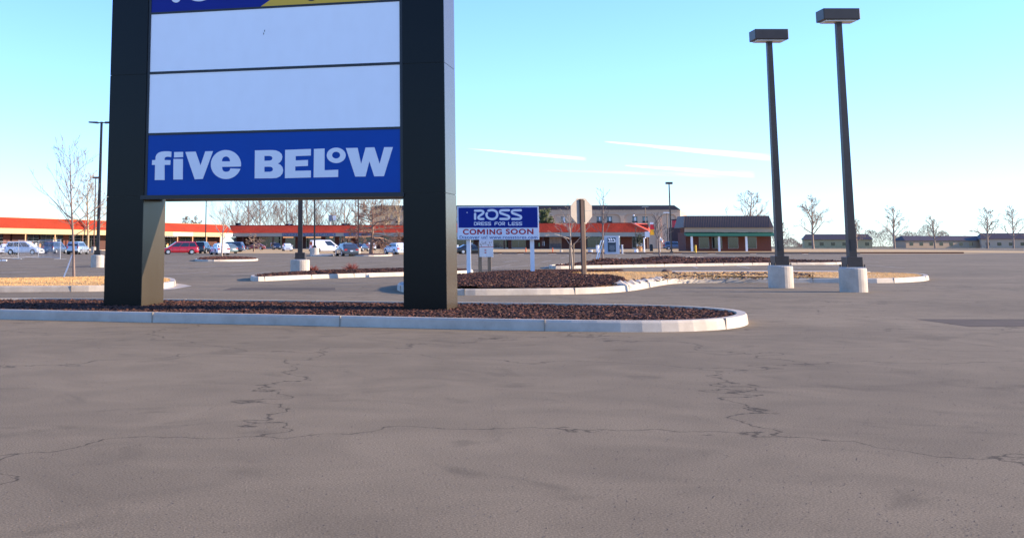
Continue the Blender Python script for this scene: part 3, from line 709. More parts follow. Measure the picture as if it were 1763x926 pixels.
# piers and arched heads in front of the recessed plane
px_pan = [(1136, 1164), (1074, 1129), (1013, 1068), (952, 1007), (891, 946), (830, 885), (769, 824), (708, 763), (650, 702)]
edges = sorted([(wx(p, YH) - hx0, wx(q, YH) - hx0) for p, q in px_pan])
ztop = zat(369, YH) - .3
prev = 0
for (x0, x1) in edges:
    box('pier', 'hotel', hot, prev, x0, 0, .346, 0, hw - .003); prev = x1
    g = MB(); r_ = 1.6; K = 8
    g.box(x0, x1, 0, .346, ztop, hw - .003)
    for sgn, xc in ((1, x0), (-1, x1)):
        pts = [(xc, ztop)]
        for i in range(K + 1):
            t = math.pi / 2 * i / K; pts.append((xc + sgn * (r_ - r_ * math.cos(t)) , ztop - r_ + r_ * math.sin(t)))
        o0 = len(g.v); n_ = len(pts)
        g.v += [(x, 0.002, z) for x, z in pts] + [(x, .344, z) for x, z in pts]
        g.f.append(tuple(o0 + i for i in range(n_))); 
        for i in range(n_): g.f.append((o0 + i, o0 + (i + 1) % n_, o0 + n_ + (i + 1) % n_, o0 + n_ + i))
    fixn(g.build('arch_head', 'hotel', hot))
    if x1 - x0 > 7:
        for fr in (.34, .66):
            for row in range(4):
                xc = x0 + (x1 - x0) * fr; zt = ztop - .9 - row * 3.0
                wn_ = box('window', 'hglass', hot, xc - .8, xc + .8, .30, .349, zt - 1.3, zt)
                box('grille', 'trim', wn_, xc - .85, xc + .85, .26, .345, zt - 1.85, zt - 1.303)
                box('curtain', 'white', wn_, xc - .1, xc + .35, .285, .297, zt - 1.25, zt - .05)
                box('window_head', 'trim', wn_, xc - .85, xc + .85, .28, .345, zt + .003, zt + .12)
box('pier', 'hotel', hot, prev, HL, 0, .346, 0, hw - .003)
g = MB(); g.hexa([(-.2, -.3, hw), (HL + .2, -.3, hw), (HL + .2, 18, hw), (-.2, 18, hw), (1.2, 1.4, ht), (HL - 1.4, 1.4, ht), (HL - 1.4, 16, ht), (1.2, 16, ht)]); g.build('roof', 'hotelroof', hot)
box('cornice', 'hotel', hot, -.1, HL + .1, -.15, -.003, hw - .5, hw - .004)
sf = MB(); sf.hexa([(HL, 0, 0), (HL + .05, 0, 0), (HL + 8, 24, 0), (HL, 24, 0), (HL, 0, hw), (HL + .05, 0, hw), (HL + 8, 24, hw - .4), (HL, 24, hw - .4)]); sf.build('side_wall', mat('sunlit_side_stucco', (.50, .38, .28), .9), hot)
# brick block and brown-roofed building at the right edge
YB = 232.0
bb = thing('shop_building', (wx(1181, YB), YB, gh(YB)), 'brown-roofed building with green awning at the right edge', 'building', R(-3))
BL = wx(1330, YB) - wx(1181, YB); z = lambda py: zat(py, YB) - gh(YB)
g = MB(); g.hexa([(-.45, -.5, z(391.8)), (BL, -.5, z(391.8)), (BL, 8, z(391.8)), (-.45, 8, z(391.8)), (.05, .6, z(371.5)), (BL - .5, .6, z(371.5)), (BL - .5, 7, z(371.5)), (.05, 7, z(371.5))]); ro = g.build('roof', 'brown_roof', bb)
g = MB(); x = 0
while x < BL - .3: g.tube((x - .4, -.52, z(391.8) + .02), (x + .05, .6, z(371.5)), .035, .035, 4); x += .45
tag(g.build('standing_seam', 'brown_roof', ro), kind='stuff')
box('fascia', 'tan_fascia', bb, -.1, BL, -.2, .3, z(399.8), z(391.9)); box('wall', 'brick', bb, .2, BL - .2, .9, 7.8, 0, z(399.9))
g = MB(); g.hexa([(-.2, -1.9, z(407)), (BL, -1.9, z(407)), (BL, .28, z(405)), (-.2, .28, z(405)), (-.2, -1.85, z(405.2)), (BL, -1.85, z(405.2)), (BL, .28, z(399.9)), (-.2, .28, z(399.9))]); g.build('awning', 'green', bb)
for x in (.8, 5.8, 10.8): box('column', 'white', bb, x - .18, x + .18, -1.6, -1.25, 0, z(405.6))
for x in (2.6, 5.0, 8.0, 11.4):
    w_ = box('window', 'alum', bb, x, x + 1.9, .80, .895, .5, 2.7); box('pane', 'glass', w_, x + .08, x + 1.82, .78, .797, .58, 2.62)
YK = 330.0
bk = thing('brick_building', (wx(1172, YK), YK, gh(YK)), 'dark red brick block between the hotel and the brown-roofed building', 'building')
box('wall', 'brickdark', bk, 0, 9, 0, 12, 0, zat(391, YK) - gh(YK)); box('wall', 'flagred', bk, .2, 5, 6, 9, 0, zat(378.5, YK) - gh(YK)); box('parapet', 'hotelroof', bk, .1, 5.1, 5.9, 9.1, zat(378.4, YK) - gh(YK), zat(376.5, YK) - gh(YK))

# ------------------------------------------------------------------ the big pylon sign
DP = 20.0
PHI = math.atan(2133.0 / (610 + 6800))
PHI = R(15.4)
u = Vector((math.cos(PHI), -math.sin(PHI), 0)); v = Vector((math.sin(PHI), math.cos(PHI), 0))
P0 = Vector((wx(768, DP), DP, 0))                        # right front corner
def ps(px, py=424):                                      # distance to the left of that corner along the front
    q = hit(px, py, P0, v); return -(q - P0).dot(u)
WP = ps(181.4)
org = P0 - u * WP
py_ = thing('pylon_sign', org, 'towering dark pylon sign with blank white panels above a blue store panel', 'sign', -PHI)
def loc(px, py, proud=0.0):                              # picture point -> local x,z on the front plane moved by proud
    q = hit(px, py, P0 - v * proud, v) - org; return (q.dot(u), q.z)
xL0, xL1 = 0.0, WP - ps(245); xR0, xR1 = WP - ps(694.5), WP
DEP = .93
def zf(px, py): return loc(px, py)[1]
seamL = [0.0, zf(215, 338.5), zf(215, 129.5)]; step_ = seamL[2] - seamL[1]; seamL += [seamL[2] + step_, seamL[2] + 2 * step_]
seamR = seamL
for (x0, x1) in ((xL0, xL1), (xR0, xR1)):
    zt_ = seamL[-1]
    box('column_core', 'frame', py_, x0 + .02, x1 - .02, .02, DEP - .02, 0, zt_ - .02)
    for i in range(len(seamL) - 1):
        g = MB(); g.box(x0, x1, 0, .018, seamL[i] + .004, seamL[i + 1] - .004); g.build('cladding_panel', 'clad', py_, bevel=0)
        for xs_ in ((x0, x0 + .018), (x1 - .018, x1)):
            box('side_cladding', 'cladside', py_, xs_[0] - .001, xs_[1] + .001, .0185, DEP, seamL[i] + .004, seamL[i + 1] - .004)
    box('base_plate', 'concrete', py_, x0 - .12, x1 + .12, -.12, DEP + .12, -.02, .12)
zb = zf(470, 338.8)
zpan = lambda py: zf(470, py)
# panel rows given by picture rows at px 470
rows = [(zf(470, 333.8), zf(470, 227.8), 'blue'), (zf(470, 223.6), zf(470, 119.9), 'panel'), (zf(470, 115.2), zf(470, 14.0), 'panel'), (zf(470, 10.2), zf(470, -92), 'navy')]
topz = rows[-1][1] + .05
PY = .03
box('cabinet', 'frame', py_, xL1 + .001, xR0 - .001, .10, DEP - .12, zb + .02, topz)
fr = MB(); t_ = .028
fr.box(xL1 + .001, xL1 + .05, PY - .01, .0995, zb + .004, topz); fr.box(xR0 - .05, xR0 - .001, PY - .01, .0995, zb + .004, topz)
fr.build('frame_stile', 'frame', py_)
box('frame_rail', 'frame', py_, xL1 - .045, xR0 + .02, -.035, .099, zb - .02, rows[0][0] - .001)
for i in range(3): box('frame_rail', 'frame', py_, xL1 + .051, xR0 - .051, PY - .008, .0995, rows[i][1] + .001, rows[i + 1][0] - .001)
box('cabinet_lip', 'lip', py_, xL1 + .05, xR0, DEP - .117, DEP - .02, zb - .03, zb + .06)
panels = []
for i, (z0, z1, m) in enumerate(rows):
    p_ = box('sign_panel', m, py_, xL1 + .051, xR0 - .051, PY, .098, z0, z1); panels.append(p_)
panels[0]['label'] = 'blue store panel with pale lettering'; panels[3]['label'] = 'navy and yellow store panel'
# lettering
def poly_mesh(outlines, name, m, parent, proud, thick=.004):
    """outlines: lists of picture points; the first is the outer edge, others are holes"""
    cu = bpy.data.curves.new(name, 'CURVE'); cu.dimensions = '2D'; cu.fill_mode = 'BOTH'; cu.extrude = thick / 2
    for pts in outlines:
        sp = cu.splines.new('POLY'); sp.points.add(len(pts) - 1); sp.use_cyclic_u = True
        for q, (x, z_) in zip(sp.points, pts): q.co = (x, z_, 0, 1)
    o = bpy.data.objects.new(name, cu); col.objects.link(o)
    dg = bpy.context.evaluated_depsgraph_get(); me = bpy.data.meshes.new_from_object(o.evaluated_get(dg)); bpy.data.objects.remove(o)
    for vv in me.vertices: x, z_, t = vv.co; vv.co = (x, proud - t, z_)
    me.materials.clear(); me.materials.append(M[m]); me.update()
    o = bpy.data.objects.new(name, me); col.objects.link(o); o.parent = parent; fixn(o); return o
A = lambda pts: [(240 + x / 6.6125, 220 + y / 6.614) for x, y in pts]
B = lambda pts: [(460 + x / 5.342, 220 + y / 5.343) for x, y in pts]
def ell(cx, cy, rx, ry, a0=0, a1=360, n=40): return [(cx + rx * math.cos(R(a0 + (a1 - a0) * i / n)), cy + ry * math.sin(R(a0 + (a1 - a0) * i / n))) for i in range(n + (0 if abs(a1 - a0) >= 360 else 1))]
e_out = ell(985, 420, 172, 165, 8, -343, 48)
letters = [
 [A([(175, 596), (287, 596), (287, 424), (352, 424), (355, 370), (286, 370), (286, 352), (295, 338), (315, 331), (335, 332), (362, 336), (366, 275), (335, 270), (290, 270), (250, 274), (218, 286), (197, 305), (185, 332), (182, 368), (146, 370), (142, 424), (178, 424)])],
 [A([(388, 357), (496, 356), (494, 590), (386, 590)])], [A([(396, 278), (498, 276), (498, 336), (394, 340)])],
 [A([(523, 277), (641, 273), (696, 430), (750, 270), (838, 268), (722, 584), (630, 588)])],
 [A(e_out + [(1036, 464), (1030, 485), (1012, 499), (985, 503), (960, 497), (946, 480), (941, 447)]), A([(940, 384)] + ell(986, 376, 45, 48, 180, 360, 14) + [(1032, 384)])],
 [[(438.9, 259.2), (468, 258.6), (475, 259.2), (480.8, 261.6), (485, 265.6), (486.2, 270.2), (485, 275.6), (482.2, 279.4), (478.6, 281.9), (483, 284.0), (486.4, 288.2), (487.5, 293.4), (486.2, 299), (482.2, 303.8), (476, 306.6), (468, 307.2), (438.4, 307.4)],
  [(455.2, 268.8), (464, 268.6), (467.6, 269.6), (469.2, 272.4), (468, 275.4), (464.5, 276.8), (455.2, 277)], [(455.2, 287.4), (465, 287.2), (468.6, 288.4), (470, 291.5), (468.6, 294.6), (465, 296), (455.2, 296.1)]],
 [B([(165, 205), (402, 196), (402, 257), (262, 262), (262, 302), (375, 297), (375, 352), (258, 357), (258, 397), (402, 394), (402, 458), (163, 465)])],
 [B([(430, 196), (528, 192), (528, 392), (653, 387), (653, 454), (427, 458)])],
 [B(ell(635, 255, 87, 71)), B(ell(634, 253, 37, 31))],
 [B([(724, 188), (832, 186), (864, 333), (905, 183), (987, 181), (1034, 333), (1076, 180), (1156, 179), (1074, 446), (985, 448), (940, 310), (905, 449), (810, 450)])]]
for lt in letters: poly_mesh([[loc(x, y, -.026) for x, y in o_] for o_ in lt], 'letter', 'letter', panels[0], .0265)
S = lambda pts: [loc(x, y, -.026) for x, y in pts]
xr = xR0 - .052
q = S([(449, 9.3), (476, -5)]); 
poly_mesh([[(q[0][0], rows[3][0] + .001), (xr, rows[3][0] + .001), (xr, rows[3][0] + .75), (q[0][0] + (q[1][0] - q[0][0]) * 4.2, rows[3][0] + .75)]], 'yellow_field', 'yellow', panels[3], .0265)
poly_mesh([S(ell(303, -4, 8.5, 9.2))], 'letter', 'letter', panels[3], .0265)
poly_mesh([S(ell(342, -13, 22, 16))], 'letter', 'letter', panels[3], .0265)
poly_mesh([S(ell(536, -9, 11, 11.5))], 'letter', 'black', panels[3], .021)
poly_mesh([S([(452, 9), (470, -5), (600, -5), (600, -6), (468, -6), (449, 8.6)])], 'panel_edge', 'black', panels[3], .020) if False else None
poly_mesh([S([(455.2, 52), (456.2, 52), (455.8, 55.2), (454.8, 55)])], 'chip_mark', 'black', panels[2], .0265)
poly_mesh([S([(453.6, 56.8), (454.5, 56.6), (454.2, 60.2), (453.4, 60)])], 'chip_mark', 'black', panels[2], .0265)
# planting strip the pylon stands in, in front of the drive
PB = [tuple(q[:2]) for q in (org - u * 3.2 - v * 1.6, org + u * 4 - v * 2.2, P0 + u * 3.4 - v * 2.2, P0 + u * 4.6 + v * .6, P0 + u * 3.0 + v * 2.6, org + u * 4 + v * 2.6, org - u * 2.6 + v * 2.2, org - u * 4 + v * .4)]
PB = smooth_poly(PB, 14); curb('kerb', PB); PQ = inset(PB, .16); _, pH = cap('planting_bed', 'mulch', PQ, .1, .02, seed=12)
chips('bark_mulch', PQ, pH, 20000, .032, 'chip', 51); chips('bark_mulch', PQ, pH, 20000, .032, 'chip_dark', 52)

# ------------------------------------------------------------------ parking-lot lamp posts
def lamp(base, H, baseR, baseH, poleW, head, label, yaw=0, m='pole', coneb=True, group='parking lot lamp posts'):
    t = thing('lamp_post', base, label, 'lamp post', yaw, group)
    if coneb:
        g = MB(); n = 28; prof = [(baseR, 0), (baseR * 1.0, baseH * .95), (baseR * .96, baseH), (0.001, baseH)]
        for r_, z_ in prof:
            for i in range(n): a_ = 2 * math.pi * i / n; g.v.append((r_ * math.cos(a_), r_ * math.sin(a_), z_))
        for k in range(len(prof) - 1):
            for i in range(n): g.f.append((k * n + i, k * n + (i + 1) % n, (k + 1) * n + (i + 1) % n, (k + 1) * n + i))
        g.build('concrete_base', 'concrete', t)
        box('base_cover', m, t, -poleW, poleW, -poleW, poleW, baseH, baseH + .28, bevel=.01)
        box('base_plate', 'galv', t, -poleW * 1.25, poleW * 1.25, -poleW * 1.25, poleW * 1.25, baseH + .001, baseH + .025)
        for sx2 in (-1, 1):
            for sy2 in (-1, 1): MB().tube((sx2 * poleW * 1.12, sy2 * poleW * 1.12, baseH + .025), (sx2 * poleW * 1.12, sy2 * poleW * 1.12, baseH + .09), .018, .018, 6).build('anchor_bolt', 'pole', t)
        box('hand_hole_cover', 'trim', t, -poleW * .28, poleW * .28, -poleW / 2 - .006, -poleW / 2 + .01, baseH + .45, baseH + .72)
    z0 = baseH
    hw_ = poleW / 2
    g = MB().hexa([(-hw_, -hw_, z0), (hw_, -hw_, z0), (hw_, hw_, z0), (-hw_, hw_, z0), (-hw_ * .7, -hw_ * .7, H), (hw_ * .7, -hw_ * .7, H), (hw_ * .7, hw_ * .7, H), (-hw_ * .7, hw_ * .7, H)]); g.build('pole', m, t)
    if head == 'twin':
        g = MB().box(-.32, .32, -.03, .03, H - .08, H - .02); g.build('arm', m, t)
        for s in (-1, 1):
            h_ = MB().hexa([(s * .2, -.16, H - .10), (s * .72, -.16, H - .05), (s * .72, .16, H - .05), (s * .2, .16, H - .10), (s * .2, -.14, H + .0), (s * .70, -.12, H + .01), (s * .70, .12, H + .01), (s * .2, .14, H)]).build('lamp_head', m, t); fixn(h_)
    elif head == 'box':
        box('lamp_head', m, t, -.48, .48, -.28, .28, H, H + .3, bevel=.02); box('lens', 'white', t, -.4, .4, -.22, .22, H - .03, H - .001)
    return t
b1 = gnd(167.5, 460.3); 
lamp(b1, zat(210, b1.y), .36, .66, .17, 'twin', 'tall twin-head lamp post on white drum base beside the left pylon column')
b2 = gnd(516.5, 475.6); lamp(b2, 8.2, .375, .60 + .03, .19, 'twin', 'lamp post on ribbed white drum in the mulch bed under the blue panel')
g2 = MB()
for i in range(9):
    pass
b3 = gnd(541.4, 440.2); lamp(b3, 9.4, .56, .95, .22, 'twin', 'lamp post on drum base in front of the white cargo van')
b4 = gnd(353.5, 434.5); lamp(b4, 11, .2, .5, .17, 'box', 'thin far lamp post rising behind the black car', coneb=False)
b5 = gnd(616.8, 438.8); lamp(b5, 11, .3, .9, .17, 'box', 'thin lamp post left of the brown-leaved oak', m='polelit')
b6 = gnd(161, 435.0); lamp(b6, zat(309, b6.y) , .4, .9, .18, 'box', 'lamp post coloured sunlit brown behind the twin-head one at far left', m='polelit')
b7 = gnd(1156.3, 437.0); lamp(b7, zat(318, b7.y), .16, .05, .2, 'box', 'box-headed lamp post standing alone against the hotel end', m='pole')
for px, top, Y, lb in ((1113, 357, 345, 'slim hotel lamp post above the tile roof, near the roof hip'), (1150, 367, 340, 'hotel lamp post with twin pale globes right of the roof hip')):
    t = thing('street_lamp', (wx(px, Y), Y, gh(Y)), lb, 'lamp post'); H = zat(top, Y) - gh(Y)
    MB().tube((0, 0, 0), (0, 0, H), .14, .11, 6).build('pole', 'wood', t); MB().box(-.9, .9, -.15, .15, H, H + .25).build('lamp_head', 'alum' if px == 1113 else 'white', t)
for px, top, Y, lb in ((1093, 371, 330, 'white globe lamp above the tile roof before a hotel window'), (973, 382, 330, 'white globe lamp above the tile roof near the stop sign')):
    t = thing('globe_lamp', (wx(px, Y), Y, gh(Y)), lb, 'lamp'); H = zat(top, Y) - gh(Y)
    MB().tube((0, 0, 0), (0, 0, H - .2), .07, .07, 6).build('pole', 'trim', t)
    bm = bmesh.new(); bmesh.ops.create_icosphere(bm, subdivisions=2, radius=.24); me = bpy.data.meshes.new('globe'); bm.to_mesh(me); bm.free(); me.materials.append(M['white']); o = bpy.data.objects.new('globe', me); col.objects.link(o); o.parent = t; o.location = (0, 0, H)
rg = random.Random(91); g = MB()
for _ in range(9000):
    Y = 4.2 * (30 / 4.2) ** rg.random(); x = wx(rg.uniform(-60, 1800), Y)
    if inside((x, Y), PB): continue
    sz = rg.uniform(.0015, .0045) * (1 + Y * .03); a_ = rg.uniform(0, 6.28); g.add([(x + sz * math.cos(a_ + k * 2.09), Y + sz * math.sin(a_ + k * 2.09), .001) for k in range(3)] + [(x, Y, sz * .9)], [(0, 1, 3), (1, 2, 3), (2, 0, 3)])
tag(g.build('loose_grit', 'kerbdark'), kind='stuff')
# two lamp posts right of the photographed part: their long shadows cross the drive
lamp(gnd(1345, 495.5), 7.0, .34, .6, .20, 'box', 'sturdy box-headed lamp post at the right, nearer the dry grass bed', m='pole')
lamp(gnd(1470, 502.5), 7.0, .34, .6, .20, 'box', 'sturdy box-headed lamp post furthest right beside the drive', m='pole')

# ------------------------------------------------------------------ board sign
bL, bR = gnd(806, 481.5), gnd(917, 480.5)
YB1 = 44.5
Rp = Vector((wx(928.6, YB1), YB1, 0)); ph = R(8.0); bu = Vector((math.cos(ph), -math.sin(ph), 0)); bv = Vector((math.sin(ph), math.cos(ph), 0))
def bl(px, py, proud=0.0): q = hit(px, py, Rp - bv * proud, bv) - borg; return (q.dot(bu), q.z)
borg = Vector((0, 0, 0)); xq = hit(787.4, 385, Rp, bv); borg = Vector((xq.x, xq.y, 0))
bs = thing('billboard', borg, 'white-posted blue and white coming-soon board in the mulch bed', 'sign', -ph)
BW = (Rp - borg).dot(bu)
zt = bl(860, 355.6)[1]; zbm = bl(860, 412.6)[1]; zm = bl(860, 392.0)[1]
box('board', 'boardwhite', bs, 0, BW, 0, .12, zbm, zt, bevel=.004)
board = bs.children[0]
bluep = box('blue_panel', 'rossblue', bs, .045, BW - .045, -.008, -.0005, zm, zt - .035)
for px in (806.5, 916.5):
    x = bl(px, 440)[0]; q = MB().box(x - .075, x + .075, .125, .275, -.05, zbm + .5); q.build('post', 'white', bs)
Zc = lambda pts: [(780 + x / 9.2625, 340 + y / 9.26) for x, y in pts]
def stroke(paths, wd, name, m, parent, proud, mapf):
    cu = bpy.data.curves.new(name, 'CURVE'); g = MB()
    for pts in paths:
        P = [Vector(mapf(*p)) for p in pts]; n = 10
        # dense resample (Catmull) for smooth bends
        Q = []
        for i in range(len(P) - 1):
            p0, p1, p2, p3 = P[max(i - 1, 0)], P[i], P[i + 1], P[min(i + 2, len(P) - 1)]
            for j in range(4):
                t = j / 4; Q.append(.5 * (2 * p1 + (p2 - p0) * t + (2 * p0 - 5 * p1 + 4 * p2 - p3) * t * t + (3 * p1 - p0 - 3 * p2 + p3) * t ** 3))
        Q.append(P[-1]); o0 = len(g.v)
        for i, q in enumerate(Q):
            d = (Q[min(i + 1, len(Q) - 1)] - Q[max(i - 1, 0)]).normalized(); nn = Vector((-d.y, d.x)) * wd / 2
            g.v += [(q.x - nn.x, proud, q.y - nn.y), (q.x + nn.x, proud, q.y + nn.y)]
        for i in range(len(Q) - 1): g.f.append((o0 + 2 * i, o0 + 2 * i + 2, o0 + 2 * i + 3, o0 + 2 * i + 1))
        for q, s in ((Q[0], 1), (Q[-1], 2)):            # round caps, a hair behind the ribbon
            o1 = len(g.v)
            for i in range(10): a_ = 2 * math.pi * i / 10; g.v.append((q.x + wd / 2 * math.cos(a_), proud + .0006 * s, q.y + wd / 2 * math.sin(a_)))
            g.f.append(tuple(range(o1, o1 + 10)))
    o = g.build(name, m, parent); return o
bc = lambda x, y: bl(780 + x / 9.2625, 340 + y / 9.26, .01)
Rl = [[(350, 212), (400, 211), (450, 211), (478, 222), (483, 243), (470, 262), (425, 292), (404, 318), (412, 338), (440, 343), (484, 343)], [(352, 262), (352, 300), (352, 343)]]
Ol = [[(562, 212), (610, 203), (655, 207), (690, 228), (704, 262), (700, 300), (672, 333), (628, 345), (580, 338), (545, 312), (533, 275), (540, 250)]]
S1 = [[(892, 205), (840, 205), (785, 206), (757, 214), (750, 234), (762, 252), (810, 268), (860, 286), (890, 302), (893, 326), (875, 341), (840, 343), (755, 343)]]
for nm, pth in (('R', Rl), ('O', Ol), ('S', S1), ('S', [[(x + 190, y) for x, y in S1[0]]])):
    stroke(pth, 36 / 9.26 / 2133 * YB1, 'letter', 'letter', bluep, -.0115, bc)
GL = {'D': [[(0, 0), (.6, 0), (1, .3), (1, .7), (.6, 1), (0, 1)], [(0, .3), (0, 1)]], 'R': [[(0, 0), (.8, 0), (1, .25), (.8, .5), (.3, .6), (.95, 1)], [(0, .3), (0, 1)]], 'E': [[(1, 0), (.1, 0), (0, .5), (.1, 1), (1, 1)], [(.2, .5), (.9, .5)]],
      'S': [[(1, 0), (.2, 0), (0, .25), (.3, .48), (.8, .55), (1, .78), (.8, 1), (0, 1)]], 'F': [[(1, 0), (.2, 0), (0, .3), (0, 1)], [(.2, .5), (.8, .5)]], 'O': [[(.3, 0), (.8, 0), (1, .4), (.8, .95), (.3, 1), (0, .6), (.05, .25)]], 'L': [[(0, 0), (0, .8), (.15, 1), (1, 1)]]}
for word, x0, x1 in (('DRESS', 335, 612), ('FOR', 664, 835), ('LESS', 882, 1107)):
    n = len(word); cw_ = (x1 - x0) / n
    for i, chh in enumerate(word):
        X0 = x0 + i * cw_ + 4; ww = cw_ * .74
        stroke([[(X0 + a_ * ww, 396 + b_ * 44) for a_, b_ in pth] for pth in GL[chh]], 12 / 9.26 / 2133 * YB1, 'letter', 'letter', bluep, -.0105, bc)
def text_mesh(s, name, m, parent, x0, x1, z0, z1, proud, bold=0.0, xz=None):
    cu = bpy.data.curves.new(name, 'FONT'); cu.body = s; cu.offset = bold; cu.size = 1; cu.space_character = 1 + bold * 5
    o = bpy.data.objects.new(name, cu); col.objects.link(o); dg = bpy.context.evaluated_depsgraph_get()
    me = bpy.data.meshes.new_from_object(o.evaluated_get(dg)); bpy.data.objects.remove(o)
    X = [q.co.x for q in me.vertices]; Y = [q.co.y for q in me.vertices]
    for q in me.vertices:
        fx = (q.co.x - min(X)) / (max(X) - min(X)); fy = (q.co.y - min(Y)) / (max(Y) - min(Y)); q.co = (x0 + (x1 - x0) * fx, proud, z0 + (z1 - z0) * fy)
    me.materials.clear(); me.materials.append(M[m]); o = bpy.data.objects.new(name, me); col.objects.link(o); o.parent = parent; return o
def T(s, m, xa, xb, ya, yb, bold, proud=-.003):
    a_ = bl(xa, yb); b_ = bl(xb, ya); text_mesh(s, 'lettering', m, bs, a_[0], b_[0], a_[1], b_[1], proud, bold)
T('CO', 'crimson', 797.0, 820.0, 394.4, 404.0, .030); T('ING', 'crimson', 838.2, 864.0, 394.4, 404.0, .030)
MP_ = [(821.6, 403.7), (821.6, 394.9), (824.9, 394.9), (828.2, 399.9), (831.5, 394.9), (834.8, 394.9), (834.8, 403.7), (832.2, 403.7), (832.2, 398.0), (829.1, 402.6), (827.3, 402.6), (824.2, 398.0), (824.2, 403.7)]
poly_mesh([[bl(x, y, .003) for x, y in MP_]], 'letter', 'crimson', bs, -.003, .001); T('SOON', 'crimson', 871.0, 918.3, 394.0, 403.5, .030)
T('Discover us! www.rossstores.com', 'navyink', 791.3, 925.2, 405.6, 411.2, .012)
poly_mesh([[bl(780 + x / 9.26, 340 + y / 9.26, .009) for x, y in ell(224, 241, 8, 8, n=10)]], 'sticker', 'letter', bluep, -.0105, .001)

# small notice sign on timber posts
sY = 46.5
ns = thing('notice_sign', (wx(835, sY), sY, 0), 'small white notice boards on two timber posts behind the coming-soon board', 'sign', R(-8))
for px in (826, 842): x = wx(px, sY) - ns.location.x; box('post', 'wood', ns, x - .065, x + .065, .03, .16, -.02, zat(416, sY))
x0, x1 = wx(825.3, sY) - ns.location.x, wx(849, sY) - ns.location.x
up = box('notice_board', 'boardwhite', ns, x0, x1, -.02, .025, zat(424.6, sY), zat(412.5, sY)); lo = box('notice_board', 'white', ns, x0, x1, -.02, .025, zat(442.3, sY), zat(425.6, sY))
box('divider', 'redmark', ns, x0, x1, -.022, .02, zat(425.55, sY), zat(424.65, sY))
rg = random.Random(5); g = MB()
for i in range(16):
    x = x0 + .04 + (x1 - x0 - .1) * i / 15; zz = zat(rg.uniform(415, 421), sY); g.box(x, x + rg.uniform(.008, .022), -.024, -.021, zz - rg.uniform(.03, .09), zz)
g.build('lettering', 'greymark', up)
for zz in (430.6, 434.6): xx = wx(834, sY) - ns.location.x; box('logo_mark', 'redmark', lo, xx, xx + .07, -.024, -.0205, zat(zz + 1.2, sY), zat(zz - .6, sY))

# stop sign seen from behind
sb = gnd(1004.5, 488.3); Y = sb.y
ss = thing('stop_sign', sb, 'back of an octagonal traffic sign on a dark timber post in dry grass', 'sign', R(25))
scl = Y / 2133; zc = zat(363.5, Y); rad = 23.4 * scl
for dx, w0 in ((0, 0),):
    g = MB(); pts = [(rad * 1.02 * math.cos(R(22.5 + 45 * i)), rad * 1.02 * math.sin(R(22.5 + 45 * i))) for i in range(8)]
    g.v += [(x, .0, z_) for x, z_ in pts] + [(x, .006, z_) for x, z_ in pts]; g.f += [tuple(range(8)), tuple(range(15, 7, -1))] + [(i, (i + 1) % 8, 8 + (i + 1) % 8, 8 + i) for i in range(8)]
    o = g.build('sign_plate', 'signback', ss); fixn(o); o.location = (0, .0, zc)
pw = 5.4 * scl
box('post', 'wood_dark', ss, -pw * .72, pw * .5, -.065, -.003, -.05, zat(343, Y), bevel=.006)
box('painted_lit_side', 'wood', ss, pw * .56, pw * .88, -.06, -.012, -.05, zat(384, Y))  # sunlit side of the post, put in as a paler strip
box('painted_shadow_strip', 'trim', ss, pw * .56, pw * .84, -.07, -.006, zat(383, Y), zat(345, Y))  # shadow beside the upper post, put in as a black strip
# seams on plates
box('plate_seam', 'alum', ss, pw * .96, rad * .9, -.006, -.001, zat(363, Y), zat(362.4, Y)) 

# ------------------------------------------------------------------ trees
def grow(rg, base, d, length, rad, depth, out, spread=.5, up=.12, kids=(3, 4), shrink=.62, segs=4, wig=.12, start=.3, minr=.004, sides=5, tips=None):
    p = Vector(base); d = Vector(d).normalized(); r = rad; sl_ = length / segs; pts = [(p.copy(), r)]
    for i in range(segs):
        d = (d + Vector((rg.uniform(-wig, wig), rg.uniform(-wig, wig), rg.uniform(-wig, wig) + up * (.5 if depth else 1)))).normalized()
        q = p + d * sl_; r2 = max(minr, rad * (1 - .75 * (i + 1) / segs)); out.append((p.copy(), q.copy(), r, r2, depth)); p, r = q, r2; pts.append((p.copy(), r))
    if tips is not None and depth == 0: tips.append(p.copy())
    if depth <= 0: return
    n = rg.randint(*kids)
    for k in range(n):
        t = start + (1 - start) * (k + rg.random() * .8) / n; i = min(int(t * segs), segs - 1); fr = t * segs - i
        bp = pts[i][0].lerp(pts[i + 1][0], min(fr, 1)); br = pts[i][1]
        ax = d.orthogonal().normalized(); ax.rotate(Matrix.Rotation(rg.uniform(0, 6.28), 3, d)); nd = (d * (1 - spread * .6) + ax * spread).normalized()
        grow(rg, bp, nd, length * shrink * rg.uniform(.7, 1.1) * (1.15 - .45 * t), max(minr, br * .6), depth - 1, out, spread, up, kids, shrink, max(2, segs - 1), wig, .25, minr, sides, tips)
